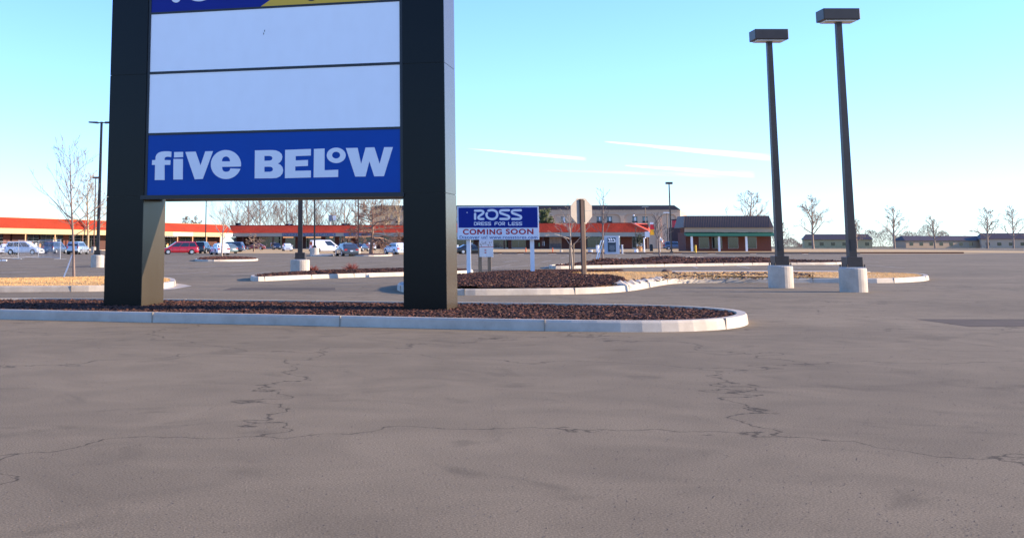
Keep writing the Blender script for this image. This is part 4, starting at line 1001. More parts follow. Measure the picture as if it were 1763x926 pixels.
def tree(name, base, H, rad, label, seed, bark='bark', twig=None, depth=3, spread=.55, up=.12, kids=(4, 5), trunk_h=.28, shrink=.55, wig=.1, minr=.005, leaf=None, nleaf=0, lsz=.12, lean=(0, 0), nlimb=9, cat='tree', group=None, limblen=.5, dirx=None, droop=0, leader=True):
    rg = random.Random(seed); t = thing(name, base, label, cat, 0, group)
    tr = MB(); p = Vector((0, 0, -.05)); K = 9; pts = [(p.copy(), rad * 1.25)]; d = Vector((lean[0], lean[1], 1)).normalized()
    TH_ = H if leader else H * trunk_h * 1.6
    for i in range(K):
        d = (d + Vector((rg.uniform(-wig, wig) * .5, rg.uniform(-wig, wig) * .5, .15))).normalized(); q = p + d * (TH_ / K); r2 = max(minr, rad * (1 - (i + 1) / K) ** .8 + minr) if leader else rad * (1 - .4 * (i + 1) / K)
        tr.tube(p, q, pts[-1][1], r2, 7, cap=False); p = q; pts.append((p.copy(), r2))
    tr.build('trunk', bark, t, smooth=True)
    segs = []; tips = []
    for k in range(nlimb):
        u_ = trunk_h + (.95 - trunk_h) * (k + rg.random() * .5) / nlimb
        if not leader: u_ = .55 + .43 * k / nlimb
        i = min(int(u_ * K), K - 1); bp = pts[i][0].lerp(pts[i + 1][0], u_ * K - i)
        az = k * 2.4 + rg.uniform(-.4, .4); el = rg.uniform(.25, .6) if not droop else rg.uniform(-.15, .35) * (1 if u_ > .5 else .3)
        nd = Vector((math.cos(az), math.sin(az), math.tan(el * (1.2 + u_)) if not droop else el + (u_ - .5) * .9)).normalized()
        if dirx: nd = (nd + Vector(dirx) * .5).normalized()
        ll = H * limblen * (1.1 - .75 * (u_ - trunk_h) / (1 - trunk_h)) * rg.uniform(.8, 1.15)
        if not leader: ll = H * limblen * rg.uniform(.8, 1.2)
        grow(rg, bp, nd, ll, max(minr * 1.5, pts[i][1] * .55), depth - 1, segs, spread, up if not droop else -.02, kids, shrink, 5, wig, .2, minr, 5, tips)
    br = MB()
    for a_, b_, r1, r2, dp in segs: br.tube(a_, b_, r1, r2, 3 if r1 < .03 else 5, cap=False)
    br.build('branches', twig or bark, t)
    if leaf:
        lf_ = MB()
        for _ in range(nleaf):
            a_, b_, r1, r2, dp = rg.choice(segs)
            if a_.z > H * .55 and rg.random() < .75 and cat == 'tree' and name == 'oak_tree': continue
            q = a_.lerp(b_, rg.random()) + Vector((rg.gauss(0, lsz), rg.gauss(0, lsz), rg.gauss(0, lsz)))
            n1 = Vector((rg.gauss(0, 1), rg.gauss(0, 1), rg.gauss(0, 1))).normalized() * lsz; n2 = n1.orthogonal().normalized() * lsz * .5
            lf_.add([q - n1, q + n2, q + n1, q - n2], [(0, 1, 2, 3)])
        tag(lf_.build('leaves', leaf, t), kind='stuff')
    return t
def at_tree(px, py): return gnd(px, py)
# near left sapling with stake
p = gnd(127, 486); H = zat(250, p.y)
tree('young_tree', p + Vector((0, 0, .15)), H - .1, .042, 'bare young tree with a white stake in the left grass bed', 31, 'bark', depth=3, spread=.42, up=.16, kids=(3, 4), trunk_h=.30, shrink=.52, nlimb=19, limblen=.40, minr=.0042, wig=.08, lean=(-.01, 0))
t = thing('tree_stake', p + Vector((-.34, .0, .15)), 'white stake leaning against the bare tree in the left grass', 'stake'); MB().tube((0, 0, -.03), (.30, 0, .80), .028, .028, 6).build('stake', 'white', t)
# small tree in the small bed
p = gnd(381.5, 448); tree('young_tree', p + Vector((0, 0, .2)), zat(362, p.y) - .2, .07, 'thin pale sapling in the small kerbed bed by the white hatchback', 5, 'bark_pale', depth=3, spread=.4, up=.18, kids=(2, 3), trunk_h=.38, nlimb=9, limblen=.34, minr=.012, shrink=.5)
p = gnd(437, 433.5); tree('young_tree', p, zat(402, p.y) - p.z, .16, 'small bushy bare tree before the dark middle shops', 6, 'wood', twig='bark_far', depth=3, spread=.6, up=.02, kids=(3, 5), trunk_h=.35, nlimb=14, limblen=.52, minr=.02, shrink=.6, droop=1)
p = gnd(985.5, 473.8); tr = tree('young_tree', p + Vector((0, 0, .12)), zat(362, p.y) - .1, .045, 'forked bare tree left of the octagonal sign, strapped to two stakes', 14, 'bark_pale', depth=3, spread=.5, up=.08, kids=(3, 5), trunk_h=.40, nlimb=16, limblen=.42, minr=.004, shrink=.5, dirx=(-.3, 0, -.1))
for dx, lb in ((-.13, 'left stake strapped to the forked bare tree'), (.02, 'right stake strapped to the forked bare tree')):
    t = thing('tree_stake', p + Vector((dx, -.12, .12)), lb, 'stake'); MB().tube((0, 0, -.03), (.04, .0, 1.15), .028, .026, 6).build('stake', 'wood', t)
p = gnd(1037.5, 454.2); tree('young_tree', p + Vector((0, 0, .3)), zat(322, p.y) - .3, .055, 'tall slender bare sapling with white stakes behind the bed at right', 17, 'bark', depth=3, spread=.38, up=.2, kids=(2, 3), trunk_h=.3, nlimb=15, limblen=.24, minr=.0085, shrink=.45)
for dx in (-.42, -.28):
    t = thing('tree_stake', p + Vector((dx, 0, .3)), ('outer white stake leaning at the foot of the slender sapling', 'inner white stake leaning at the foot of the slender sapling')[dx > -.3], 'stake', group='stakes at the slender sapling'); MB().tube((0, 0, -.03), (.38, 0, 1.25), .035, .035, 6).build('stake', 'white', t)
p = gnd(1136, 451.5); tree('young_tree', p + Vector((0, 0, .3)), zat(368, p.y) - .3, .055, 'bare sapling in the mulch mound in front of the hanging flag', 18, 'bark', depth=3, spread=.45, up=.16, kids=(2, 4), trunk_h=.35, nlimb=12, limblen=.34, minr=.012, shrink=.5)
# oak with brown leaves
p = gnd(639, 437.2); tree('oak_tree', p, zat(350, p.y) - p.z, .30, 'bare pin oak with drooping brown-leaved lower branches in the lot', 23, 'bark_oak', depth=4, spread=.55, up=.0, kids=(4, 6), trunk_h=.24, nlimb=24, limblen=.64, minr=.016, shrink=.5, droop=1, leaf='leaf_brown', nleaf=2000, lsz=.09)
# background trees
rg = random.Random(12)
bgt = [(405, 345, 14, 'leaning far tree just right of the roof corner'), (425, 400, 18, 'far bare tree above the roof, second from the roof corner'), (447, 380, 19, 'far bare tree left of the thick dark lamp post, third from the corner'), (470, 400, 19, 'upright far bare tree just left of the thick dark lamp post'),
       (496, 390, 18, 'far bare tree above the roof near the white hatchback'), (528, 390, 20, 'thick-limbed far tree right of the thick dark lamp post'), (566, 410, 17, 'far bare tree behind the white rooftop object'), (590, 395, 19, 'forked far tree above the grey sedan'), (612, 420, 17, 'far bare tree behind the thin lamp post'),
       (655, 360, 19, 'large pale-limbed tree beside the hotel end'), (684, 365, 20, 'large spreading tree next to the right pylon column'), (636, 430, 16, 'far bare tree directly behind the oak'), (511, 420, 17, 'far bare tree hidden partly by the thick dark lamp post'), (546, 430, 16, 'far bare tree seen beside the second lamp post')]
for i, (px, Y, H, lb) in enumerate(bgt):
    tree('bare_tree', (wx(px, Y), Y, gh(Y)), H * 1.1, .26, lb, 100 + i, 'bark_far' if i not in (9, 10) else 'twig_tan', depth=4, spread=.40, up=.22, kids=(3, 5), trunk_h=.12, nlimb=15, limblen=.55, minr=.02, shrink=.55, wig=.07, lean=(rg.uniform(-.12, .12), 0), group='bare trees behind the shops', leader=(i % 3 != 0))
tree('bare_tree', (wx(151, 262), 262, .3), zat(308, 262) - .3, .25, 'yellowish twiggy tree behind the roof beside the left lamp posts', 140, 'twig_tan', depth=4, spread=.6, up=.1, kids=(4, 6), trunk_h=.25, nlimb=14, limblen=.42, minr=.02, shrink=.55)
for i, px in enumerate((319, 333)):
    tree('bare_tree', (wx(px, 420), 420, .4), zat(374 + i * 1.5, 420) - .4, .25, ('low twiggy treetop showing over the left roof', 'lower twiggy treetop right of the other over the left roof')[i], 150 + i, 'bark_far', depth=4, spread=.7, up=.05, kids=(4, 6), trunk_h=.3, nlimb=12, limblen=.35, minr=.03, shrink=.55)
HL_ = ['bare tree rising straight behind the brown-roofed building', 'bare treetop over the right half of the brown roof', 'bare tree just right of the brown-roofed building', 'bare tree halfway between the two right-hand lamp posts', 'bare tree beside the furthest right lamp post', 'short bare tree right of the furthest lamp post', 'wide bare tree between the short one and the pair at the right edge', 'left tree of the pair near the right edge of the view', 'right tree of the pair near the right edge of the view']
for i, px in enumerate((1225, 1290, 1345, 1400, 1475, 1540, 1610, 1700, 1745)):
    Y = (430, 300, 450, 330, 420, 390, 450, 360, 420)[i]
    tree('bare_tree', (wx(px, Y), Y, gh(Y)), rg.uniform(9, 14), .3, HL_[i], 170 + i, 'bark_far', depth=3, spread=.6, up=.08, kids=(4, 6), trunk_h=.25, nlimb=13, limblen=.42, minr=.035, shrink=.55, group='bare trees on the right horizon')
tree('evergreen_tree', (wx(941, 380), 380, .4), zat(361, 380) - .4, .3, 'patchy green tree behind the roof beside the coming-soon board', 160, 'bark_far', depth=3, spread=.6, up=.05, kids=(4, 5), trunk_h=.3, nlimb=14, limblen=.28, minr=.03, leaf='leaf_green', nleaf=2600, lsz=.28)
rg = random.Random(77); g = MB()
for _ in range(26000):
    px = rg.uniform(1172, 2050); Y = rg.uniform(500, 540); env = 5.0 + 2.2 * math.sin(px * .021) + 1.6 * math.sin(px * .067 + 1) + 1.2 * math.sin(px * .19)
    z_ = gh(Y) + env * rg.random() ** .7; x = wx(px, Y); d = Vector((rg.gauss(0, .35), rg.gauss(0, .35), rg.gauss(.45, .3))).normalized() * rg.uniform(.5, 1.5)
    g.add([(x - .07, Y, z_), (x + .07, Y, z_), (x + d.x, Y + d.y, z_ + d.z)], [(0, 1, 2)])
tag(g.build('distant_treeline', 'bark_far'), kind='stuff')
for px, wd, hh_, lb, m_ in ((1385, 24, 5.2, 'low pale house far behind the lamp posts at right', 'cream'), (1560, 40, 4.6, 'long low tan shed far off at the right', 'tan_fascia'), (1690, 20, 5.6, 'small grey house far off near the right edge', 'hotel')):
    Y = 470; t = thing('distant_house', (wx(px, Y), Y, gh(Y)), lb, 'house', R(rg.uniform(-20, 10)))
    box('wall', m_, t, 0, wd, 0, 9, 0, hh_ * .6); fixn(MB().hexa([(-.5, -.5, hh_ * .6 + .003), (wd + .5, -.5, hh_ * .6 + .003), (wd + .5, 9.5, hh_ * .6 + .003), (-.5, 9.5, hh_ * .6 + .003), (1, 4.4, hh_), (wd - 1, 4.4, hh_), (wd - 1, 4.6, hh_), (1, 4.6, hh_)]).build('roof', 'brown_roof', t))
    for k_ in range(int(wd / 4)): box('window', 'glass', t, 1.5 + k_ * 4, 2.9 + k_ * 4, -.03, -.003, .9, 2.1)
# russet shrubs
for px, py, s, lb in ((539, 473.8, .55, 'small russet shrub beside the ribbed lamp-post drum'), (605, 471.8, .75, 'larger russet shrub in the mulch bed right of the drum')):
    q = gnd(px, py); rg2 = random.Random(px); t = thing('shrub', q + Vector((0, 0, .14)), lb, 'shrub'); g = MB()
    for _ in range(240):
        a_ = rg2.uniform(0, 6.28); e = rg2.uniform(.15, 1.3); l = s * rg2.uniform(.3, .62); d = Vector((math.cos(a_) * math.cos(e), math.sin(a_) * math.cos(e), math.sin(e) * .75)); m_ = d * l * .5
        g.tube((d * .03), m_, .008, .005, 3, cap=False); g.tube(m_, d * l + Vector((rg2.uniform(-.05, .05), 0, rg2.uniform(-.02, .05))), .006, .003, 3, cap=False)
    g.build('stems', 'leaf_red', t)
# background house / tank glimpsed through trees
t = thing('rooftop_tank', (wx(569, 350), 350, gh(350)), 'grey and white box on a mast showing above the roof among the trees', 'tank')
MB().tube((0, 0, 0), (0, 0, zat(380, 350) - gh(350)), .15, .15, 6).build('mast', 'galv', t); z0, z1 = zat(380, 350) - gh(350), zat(370.5, 350) - gh(350)
box('tank_body', mat('tank_grey', (.20, .22, .27), .6), t, -.5, .45, -.4, .4, z0, z1); box('side_box', 'white', t, .7, 1.5, -.4, .4, z0 + .1, z1 - .1); box('bracket', 'galv', t, .452, .698, -.1, .1, z0 + .4, z0 + .6)

# ------------------------------------------------------------------ cars
KINDS = {  # L, W, H, belt rear..front tops as fractions, cabin base/roof x fractions
 'sedan': dict(L=4.75, W=1.82, H=1.44, top=[(-.5, .52), (-.485, .66), (-.40, .71), (-.2, .68), (.18, .66), (.32, .62), (.46, .52), (.5, .40)], cab=(-.40, -.24, .05, .24), win=[.0, .42, .97]),
 'hatch': dict(L=4.3, W=1.78, H=1.47, top=[(-.5, .45), (-.49, .62), (-.45, .66), (-.2, .65), (.2, .63), (.34, .60), (.47, .5), (.5, .38)], cab=(-.47, -.34, .04, .26), win=[.0, .3, .6, .97]),
 'suv': dict(L=4.7, W=1.88, H=1.75, top=[(-.5, .42), (-.495, .58), (-.47, .61), (-.2, .61), (.22, .60), (.36, .58), (.48, .50), (.5, .36)], cab=(-.485, -.43, .06, .23), win=[.0, .3, .62, .97]),
 'minivan': dict(L=5.0, W=1.92, H=1.76, top=[(-.5, .38), (-.497, .54), (-.47, .58), (-.2, .58), (.25, .56), (.38, .51), (.47, .43), (.5, .32)], cab=(-.485, -.42, .10, .34), win=[.0, .3, .63, .96]),
 'van': dict(L=5.4, W=1.98, H=2.05, top=[(-.5, .36), (-.498, .5), (-.47, .52), (-.2, .52), (.25, .51), (.38, .48), (.47, .42), (.5, .32)], cab=(-.492, -.475, .10, .33), win=[.0, .60, .97])}
def car(kind, paintm, px, py, yaw, label, name='parked_car', rev=0, group=None, s=1.0, cat='car', far=False, sidewin=True, rim='rim'):
    K = KINDS[kind]; Lc, Wc, Hc = K['L'] * s, K['W'] * s, K['H'] * s
    t = thing(name, gnd(px, py), label, cat, R(yaw), group)
    hw_ = Wc / 2; zb_ = .22 * s
    def topz_(x):
        P = K['top']
        for (xa, za), (xb, zb2) in zip(P, P[1:]):
            if x <= xb: return (za + (zb2 - za) * (x - xa) / (xb - xa)) * Hc
        return P[-1][1] * Hc
    xsn = [-.5, -.49, -.47, -.43, -.38, -.3, -.2, -.1, 0, .1, .2, .28, .36, .42, .46, .485, .5]
    g = MB(); rings = []
    for x in xsn:
        zt_ = topz_(x); k = 1 - .16 * max(0, (abs(x) - .40) / .10) ** 2; wv = hw_ * k
        zb2 = zb_ + (.10 * s if abs(x) > .485 else 0)
        zm_ = zb2 + (zt_ - zb2) * .5
        half = [(wv * .86, zb2), (wv * .985, zb2 + .10 * s), (wv, zm_), (wv * .975, zt_ - .10 * s), (wv * .93, zt_ - .025 * s), (wv * .80, zt_)]
        rings.append([(x * Lc, -a_, b_) for a_, b_ in half] + [(x * Lc, a_, b_) for a_, b_ in reversed(half)])
    n = len(rings[0])
    for r_ in rings: g.v += r_
    for k in range(len(rings) - 1):
        for i in range(n): g.f.append((k * n + i, k * n + (i + 1) % n, (k + 1) * n + (i + 1) % n, (k + 1) * n + i))
    g.f.append(tuple(range(n))); g.f.append(tuple(len(g.v) - n + i for i in reversed(range(n))))
    body = g.build('body', paintm, t, smooth=False); fixn(body)
    me = body.data
    for p_ in me.polygons: p_.use_smooth = True
    try: me.set_sharp_from_angle(angle=R(32))
    except Exception: pass
    # cabin
    c0, c1, c2_, c3 = [x * Lc for x in K['cab']]; zbelt = topz_(0) - .03 * s; zr = Hc; wb, wt = hw_ * .93, hw_ * .76
    corners = {'br': (c0, wb, topz_(c0 / Lc) - .02), 'tr': (c1, wt, zr - .06 * s), 'tf': (c2_, wt, zr - .05 * s), 'bf': (c3, wb * .97, topz_(c3 / Lc) - .02)}
    g = MB(); xs_ = [c0, c1, c2_, c3]
    def sect(x, wv, z0_, z1_, crown): return [(x, -wb, z0_), (x, -wv, z1_), (x, -wv * .6, z1_ + crown), (x, wv * .6, z1_ + crown), (x, wv, z1_), (x, wb, z0_)]
    mid = (c1 + c2_) / 2
    S_ = [(c0, wb, 'b'), (c1, wt, 't'), (mid, wt * 1.02, 't'), (c2_, wt, 't'), (c3, wb * .97, 'b')]
    # roof shell as strip: rear base, rear top, mid, front top, front base
    zc0, zc3 = corners['br'][2], corners['bf'][2]
    row = [[(c0, -wb, zc0), (c0, -wb * .6, zc0 + .01), (c0, wb * .6, zc0 + .01), (c0, wb, zc0)]]
    for x, zz in ((c1, zr - .04 * s), (mid, zr), (c2_, zr - .03 * s)): row.append([(x, -wt, zz - .05 * s), (x, -wt * .75, zz), (x, wt * .75, zz), (x, wt, zz - .05 * s)])
    row.append([(c3, -wb * .97, zc3), (c3, -wb * .6, zc3 + .01), (c3, wb * .6, zc3 + .01), (c3, wb * .97, zc3)])
    for r_ in row: g.v += r_
    for k in range(4):
        for i in range(3): g.f.append((k * 4 + i, (k + 1) * 4 + i, (k + 1) * 4 + i + 1, k * 4 + i + 1))
    for side in (0, 3): g.f.append((side, 4 + side, 8 + side, 12 + side, 16 + side))
    cabn = g.build('cabin', paintm, t); fixn(cabn)
    # glass: proud quads
    def quad(pa, pb, pc, pd, ins, off, name_, m_='carglass'):
        P = [Vector(q) for q in (pa, pb, pc, pd)]; nn = (P[1] - P[0]).cross(P[3] - P[0]).normalized(); ce = sum(P, Vector()) / 4
        if nn.dot(ce - Vector((0, 0, Hc * .5))) < 0: nn = -nn
        def bi(a_, b_): return P[0].lerp(P[1], a_).lerp(P[3].lerp(P[2], a_), b_)
        (u0, u1, v0, v1) = ins; Q = [bi(u0, v0), bi(u1, v0), bi(u1, v1), bi(u0, v1)]
        q = MB(); q.v += [tuple(x + nn * off) for x in Q] + [tuple(x - nn * .02) for x in Q]; q.f += [(0, 1, 2, 3), (0, 1, 5, 4), (1, 2, 6, 5), (2, 3, 7, 6), (3, 0, 4, 7)]
        o = q.build(name_, m_, t); fixn(o); return o
    quad(row[4][0], row[4][3], row[3][3], row[3][0], (.06, .94, .06, .90), .012, 'windshield')
    quad(row[0][0], row[0][3], row[1][3], row[1][0], (.08, .92, .22 if kind in ('suv', 'minivan', 'van') else .10, .88), .012, 'rear_window')
    for side, sg in ((0, -1), (3, 1)):
        pb0, pb1, pt1, pt0 = row[0][side], row[4][side], row[3][side], row[1][side]
        ws = K['win']
        for i in range(len(ws) - 1):
            if kind == 'van' and i == 0: continue
            last = i == len(ws) - 2
            a_ = .05 if i == 0 else ws[i] + .012; b_ = ws[i + 1] - (.0 if last else .012)
            if last: b_ = .93
            quad(pb0, pb1, pt1, pt0, (a_, b_, .14, .88), .012, 'side_window')
    # wheels
    rw_ = (.33 if kind != 'van' else .36) * s
    for fx in (-.315, .325):
        for sg in (-1, 1):
            xw = fx * Lc; y1 = sg * (hw_ + .004); y0 = sg * (hw_ - .22)
            MB().tube((xw, sg * (hw_ - .3), rw_ + .02), (xw, sg * (hw_ + .002), rw_ + .02), rw_ * 1.16, rw_ * 1.16, 20).build('wheel_arch', 'trim', t)
            wv = thing('wheel', (xw, 0, 0), None, None); wv.parent = t
            MB().tube((0, y0, rw_), (0, y1 + sg * .01, rw_), rw_, rw_, 20).build('tyre', 'tyre', wv)
            MB().tube((0, y1 + sg * .009, rw_), (0, y1 + sg * .018, rw_), rw_ * .66, rw_ * .60, 12).build('rim', rim, wv)
    # lamps, bumpers, plate, mirrors
    for sg in (-1, 1):
        yl = sg * hw_ * .70; zt_ = topz_(-.49)
        zl = zt_ * .80 if kind in ('sedan', 'hatch') else zt_ * 1.02
        hh = .09 * s if kind in ('sedan', 'hatch') else .20 * s
        if kind in ('sedan', 'hatch'): box('taillight', 'tail', t, -.503 * Lc, -.47 * Lc, min(yl - .16 * s, yl + .16 * s), max(yl - .16 * s, yl + .16 * s), zl - hh, zl + hh)
        else: box('taillight', 'tail', t, -.506 * Lc, -.47 * Lc, sg * hw_ * .80 - .07 * s, sg * hw_ * .80 + .07 * s, zl - hh * 1.5, zl + hh * .4)
        zh = topz_(.485) * .88; box('headlight', 'head', t, .455 * Lc, .497 * Lc, min(sg * hw_ * .52, sg * hw_ * .84), max(sg * hw_ * .52, sg * hw_ * .84), zh - .09 * s, zh + .06 * s)
        xm = c3 - .10 * Lc; box('mirror', paintm, t, xm, xm + .12, min(sg * hw_ * .98, sg * (hw_ + .18)), max(sg * hw_ * .98, sg * (hw_ + .18)), topz_(.2) + .02, topz_(.2) + .17)
    bc_ = 'trim' if kind in ('suv', 'van') else paintm
    box('bumper', bc_, t, -.512 * Lc, -.47 * Lc, -hw_ * .86, hw_ * .86, zb_ + .02, zb_ + .26 * s, bevel=.02)
    box('bumper', bc_, t, .47 * Lc, .508 * Lc, -hw_ * .84, hw_ * .84, zb_ + .0, zb_ + .20 * s, bevel=.02)
    box('grille', 'trim', t, .49 * Lc, .512 * Lc, -hw_ * .42, hw_ * .42, zb_ + .21 * s, zb_ + .34 * s)
    box('number_plate', 'plate', t, -.518 * Lc, -.511 * Lc, -.16, .16, zb_ + .29 * s, zb_ + .43 * s)
    # door shut lines, handles
    for sg in (-1, 1):
        g = MB()
        for x in (-.19, .02, .20): g.box(x * Lc - .008, x * Lc + .008, min(sg * hw_ * .93, sg * (hw_ + .003)), max(sg * hw_ * .93, sg * (hw_ + .003)), zb_ + .14, topz_(x) - .10 * s)
        g.build('door_gap', 'trim', t)
        for x in (-.16, .05): box('door_handle', paintm if kind != 'van' else 'trim', t, x * Lc, x * Lc + .18, min(sg * hw_ * .97, sg * (hw_ + .02)), max(sg * hw_ * .97, sg * (hw_ + .02)), topz_(x) - .20 * s, topz_(x) - .165 * s)
    return t
# yaw: 0 = nose to +x (right), 90 = nose away from the camera, -90 = nose towards it, 180 = nose left
car('sedan', PA['white'], 10, 436.6, -78, 'white sedan at the far left edge, nose towards the fence')
car('minivan', PA['white'], 42, 438.2, -12, 'white minivan side-on behind the temporary mesh fence', cat='van')
car('minivan', PA['bluegrey'], 95, 436.6, 78, 'blue-grey minivan seen from behind through the mesh fence', cat='van')
car('suv', PA['silver'], 134, 437.8, 84, 'silver utility vehicle seen from behind, right of the bare tree')
car('minivan', PA['red'], 309, 438.0, 193, 'red minivan side-on with its nose to the left', cat='van')
car('suv', PA['black'], 349, 436.2, 82, 'black utility vehicle seen from behind beside the red minivan')
car('hatch', PA['white'], 378, 438.6, 110, 'white hatchback behind the thin sapling', s=1.03)
car('sedan', PA['green'], 391, 436.0, 118, 'sage green car half hidden by the white hatchback', s=1.0)
car('minivan', PA['bluegrey'], 396.5, 433.6, 168, 'grey minivan behind the white hatchback near the roof corner', cat='van')
car('sedan', PA['maroon'], 439, 429.9, 172, 'dark red car in shade behind the small bushy tree')
car('suv', PA['navy'], 476, 429.8, -80, 'dark car in deep shade left of the thick lamp post', s=.9)
car('hatch', PA['white'], 494.5, 432.0, -82, 'white car facing the camera left of the thick lamp post')
car('van', PA['white'], 562, 434.8, 18, 'white cargo van with blank sides behind the drum-based lamp post', cat='van', rim='trim')
car('sedan', PA['grey'], 597, 441.0, 103, 'dark grey sedan seen from behind in the middle of the lot', s=1.05)
car('sedan', PA['navy'], 622, 432.6, 70, 'dark blue car tucked behind the thin lamp post', s=1.0)
car('sedan', PA['red'], 629, 431.0, 80, 'small red car end-on behind the oak trunk', s=.9)
car('suv', PA['white'], 639, 430.6, -85, 'white pickup-like car facing out behind the oak trunk', s=.95)
car('hatch', PA['white'], 682, 437.8, 112, 'white crossover beside the right pylon column', s=1.08)
car('sedan', PA['navy'], 590, 431.2, 85, 'dark teal car behind the grey sedan roof')
car('sedan', PA['black'], 812, 437.2, 8, 'black car seen between the posts below the coming-soon board', s=.95)
car('suv', PA['bluegrey'], 1163, 430.3, -6, 'dark blue-grey utility vehicle parked before the hotel end', s=1.08)

# ------------------------------------------------------------------ temporary mesh fence at left
def mesh_mat():
    m = bpy.data.materials.new('chain_link'); m.use_nodes = True; return m
def fence_panel(pa, pb, top, label):
    a_, b_ = gnd(*pa), gnd(*pb); Ln = (b_ - a_).length; rz = math.atan2(b_.y - a_.y, b_.x - a_.x)
    t = thing('fence_panel', a_, label, 'fence', rz, 'temporary fence panels at left'); H = zat(top, a_.y) 
    for x in (0, Ln): MB().tube((x, 0, .02), (x, 0, H), .03, .03, 6).build('post', 'galv', t)
    for z_ in (H - .04, .12): MB().tube((0, 0, z_), (Ln, 0, z_), .02, .02, 5).build('rail', 'galv', t)
    g = MB(); st = .16; k = -H
    while k < Ln:
        for sg in (1, -1):
            # diagonal wires clipped to the panel
            p0 = Vector((k, 0, .12)) if sg > 0 else Vector((k, 0, H - .04)); hh = H - .16
            xs0, xs1 = k, k + hh
            t0 = max(0, -xs0 / hh); t1 = min(1, (Ln - xs0) / hh)
            if t1 > t0:
                A_ = p0 + Vector((hh, 0, sg * hh)) * t0; B_ = p0 + Vector((hh, 0, sg * hh)) * t1; g.tube(A_, B_, .002, .002, 3, cap=False)
        k += st
    tag(g.build('wire_mesh', 'galv', t), kind='stuff')
    for x in (0, Ln): box('foot', 'galv', t, x - .05, x + .05, -.55, .55, 0, .03)
fence_panel((-28, 446.5), (31, 446.0), 415, 'temporary mesh fence panel at the left edge')
fence_panel((31, 445.8), (66, 444.0), 413.5, 'temporary mesh fence panel before the white minivan wheel')
fence_panel((66, 444.0), (103.5, 446.5), 413.5, 'temporary mesh fence panel before the blue-grey minivan')
q = gnd(4, 449.5); tt = thing('barrier_weight', q, 'small white weight on the asphalt at the left edge', 'weight'); box('block', 'white', tt, -.45, .35, -.1, .1, 0, .12, bevel=.02); box('strap', 'trim', tt, -.1, -.04, -.102, .102, 0.01, .124)

# ------------------------------------------------------------------ small things in front of the right wing
def at(px, py): return gnd(px, py)
q = gnd(1054, 437.4); Y = q.y; sc1 = Y / 2133
d_ = thing('directory_sign', q, 'navy directory sign with white bird logo in pale blue frame', 'sign'); Wd = 24 * sc1; Hd = zat(406, Y) - q.z
box('frame', 'dirframe', d_, -Wd / 2, Wd / 2, 0, .5, 0, Hd, bevel=.02)
f0 = box('face_panel', 'dirblue', d_, -Wd * .30, Wd * .28, -.03, -.002, Hd * .12, Hd * .90)
g = MB()
zz = Hd * .74
for (x0, x1, z0, z1, x2, x3) in ((-.55, -.30, .0, .35, -.15, -.35), (-.2, .0, .0, .38, .12, -.05), (.15, .35, -.05, .30, .55, .38)):
    g.add([(x0, -.034, zz + z1), (x1, -.034, zz + z1 - .05), (x2, -.034, zz + z0), (x3, -.034, zz + z0 - .05)], [(0, 1, 2, 3)])
g.add([(-.5, -.034, zz - .14), (.5, -.034, zz - .14), (.5, -.034, zz - .24), (-.5, -.034, zz - .24)], [(0, 3, 2, 1)])
fixn(g.build('logo', 'letter', f0))
g = MB()
for i, wd in enumerate((.62, .55, .66, .60, .4)): zz = Hd * (.46 - .065 * i); g.box(-wd / 1.6, wd / 1.6, -.034, -.031, zz - .016, zz + .016)
g.build('lettering', 'dirframe', f0)
def simple(name, px, py, label, cat, parts, group=None):
    q = gnd(px, py); t = thing(name, q, label, cat, 0, group); k = q.y / 2133
    for (nm, m, x0, x1, y0, y1) in parts:           # picture offsets: px, rows
        za, zb_ = zat(y1, q.y) - q.z, zat(y0, q.y) - q.z; wd = (x1 - x0) * k
        n = 10; g = MB(); cxm = (x0 + x1) / 2 * k
        g.tube((cxm, 0, max(za, 0)), (cxm, 0, zb_), wd / 2, wd / 2 * .96, n); g.build(nm, m, t)
    return t
simple('lamp_post', 1066.6, 437, 'slim grey post with white cap beside the directory sign', 'post', [('pole', 'dirframe', -.9, .7, 408.5, 437), ('cap', 'white', -1.2, 1.2, 406.5, 408.4)])
simple('bollard', 1071.5, 437, 'short blue-grey pillar right of the directory sign', 'bollard', [('pillar', 'dirframe', -1.6, 1.6, 422.5, 437), ('cap', 'white', -1.8, 1.8, 421.6, 422.4)])
simple('utility_box', 1029, 435.4, 'white utility cabinet left of the directory sign', 'box', [('cabinet', 'white', -2.8, 2.8, 423, 435.4), ('lid', 'boardwhite', -3.1, 3.1, 422.2, 422.9)])
simple('planter', 1016.5, 436.2, 'low grey concrete planter by the octagonal sign post', 'planter', [('tub', 'dirframe', -4.2, 4.2, 430.5, 436.2), ('rim', 'concrete', -4.4, 4.4, 429.6, 430.4)])
simple('post_lamp', 1095.5, 436.2, 'dark thin lamp post on a white drum before the right shops', 'lamp post', [('drum', 'boardwhite', -3.4, 3.4, 429, 436.2), ('pole', 'trim', -.6, .6, 393, 429), ('lamp_cap', 'trim', -1.4, 1.4, 391.5, 393)])
simple('post_lamp', 966, 435, 'dark thin lamp post left of the octagonal sign', 'lamp post', [('drum', 'concrete', -2.4, 2.4, 430, 435), ('pole', 'trim', -.5, .5, 393, 430)])
simple('clearance_post', 1109.5, 435.6, 'white post with a short arm near the corner shop', 'post', [('post', 'white', -1.2, 1.2, 409.5, 435.6), ('arm', 'white', .5, 3.6, 408.6, 410.4)])
simple('litter_bin', 1121.5, 432.6, 'black litter bin beside the corner column', 'bin', [('drum', 'blackbin', -2.8, 2.8, 422, 432.6), ('lid', 'trim', -2.4, 2.4, 420.5, 422)])
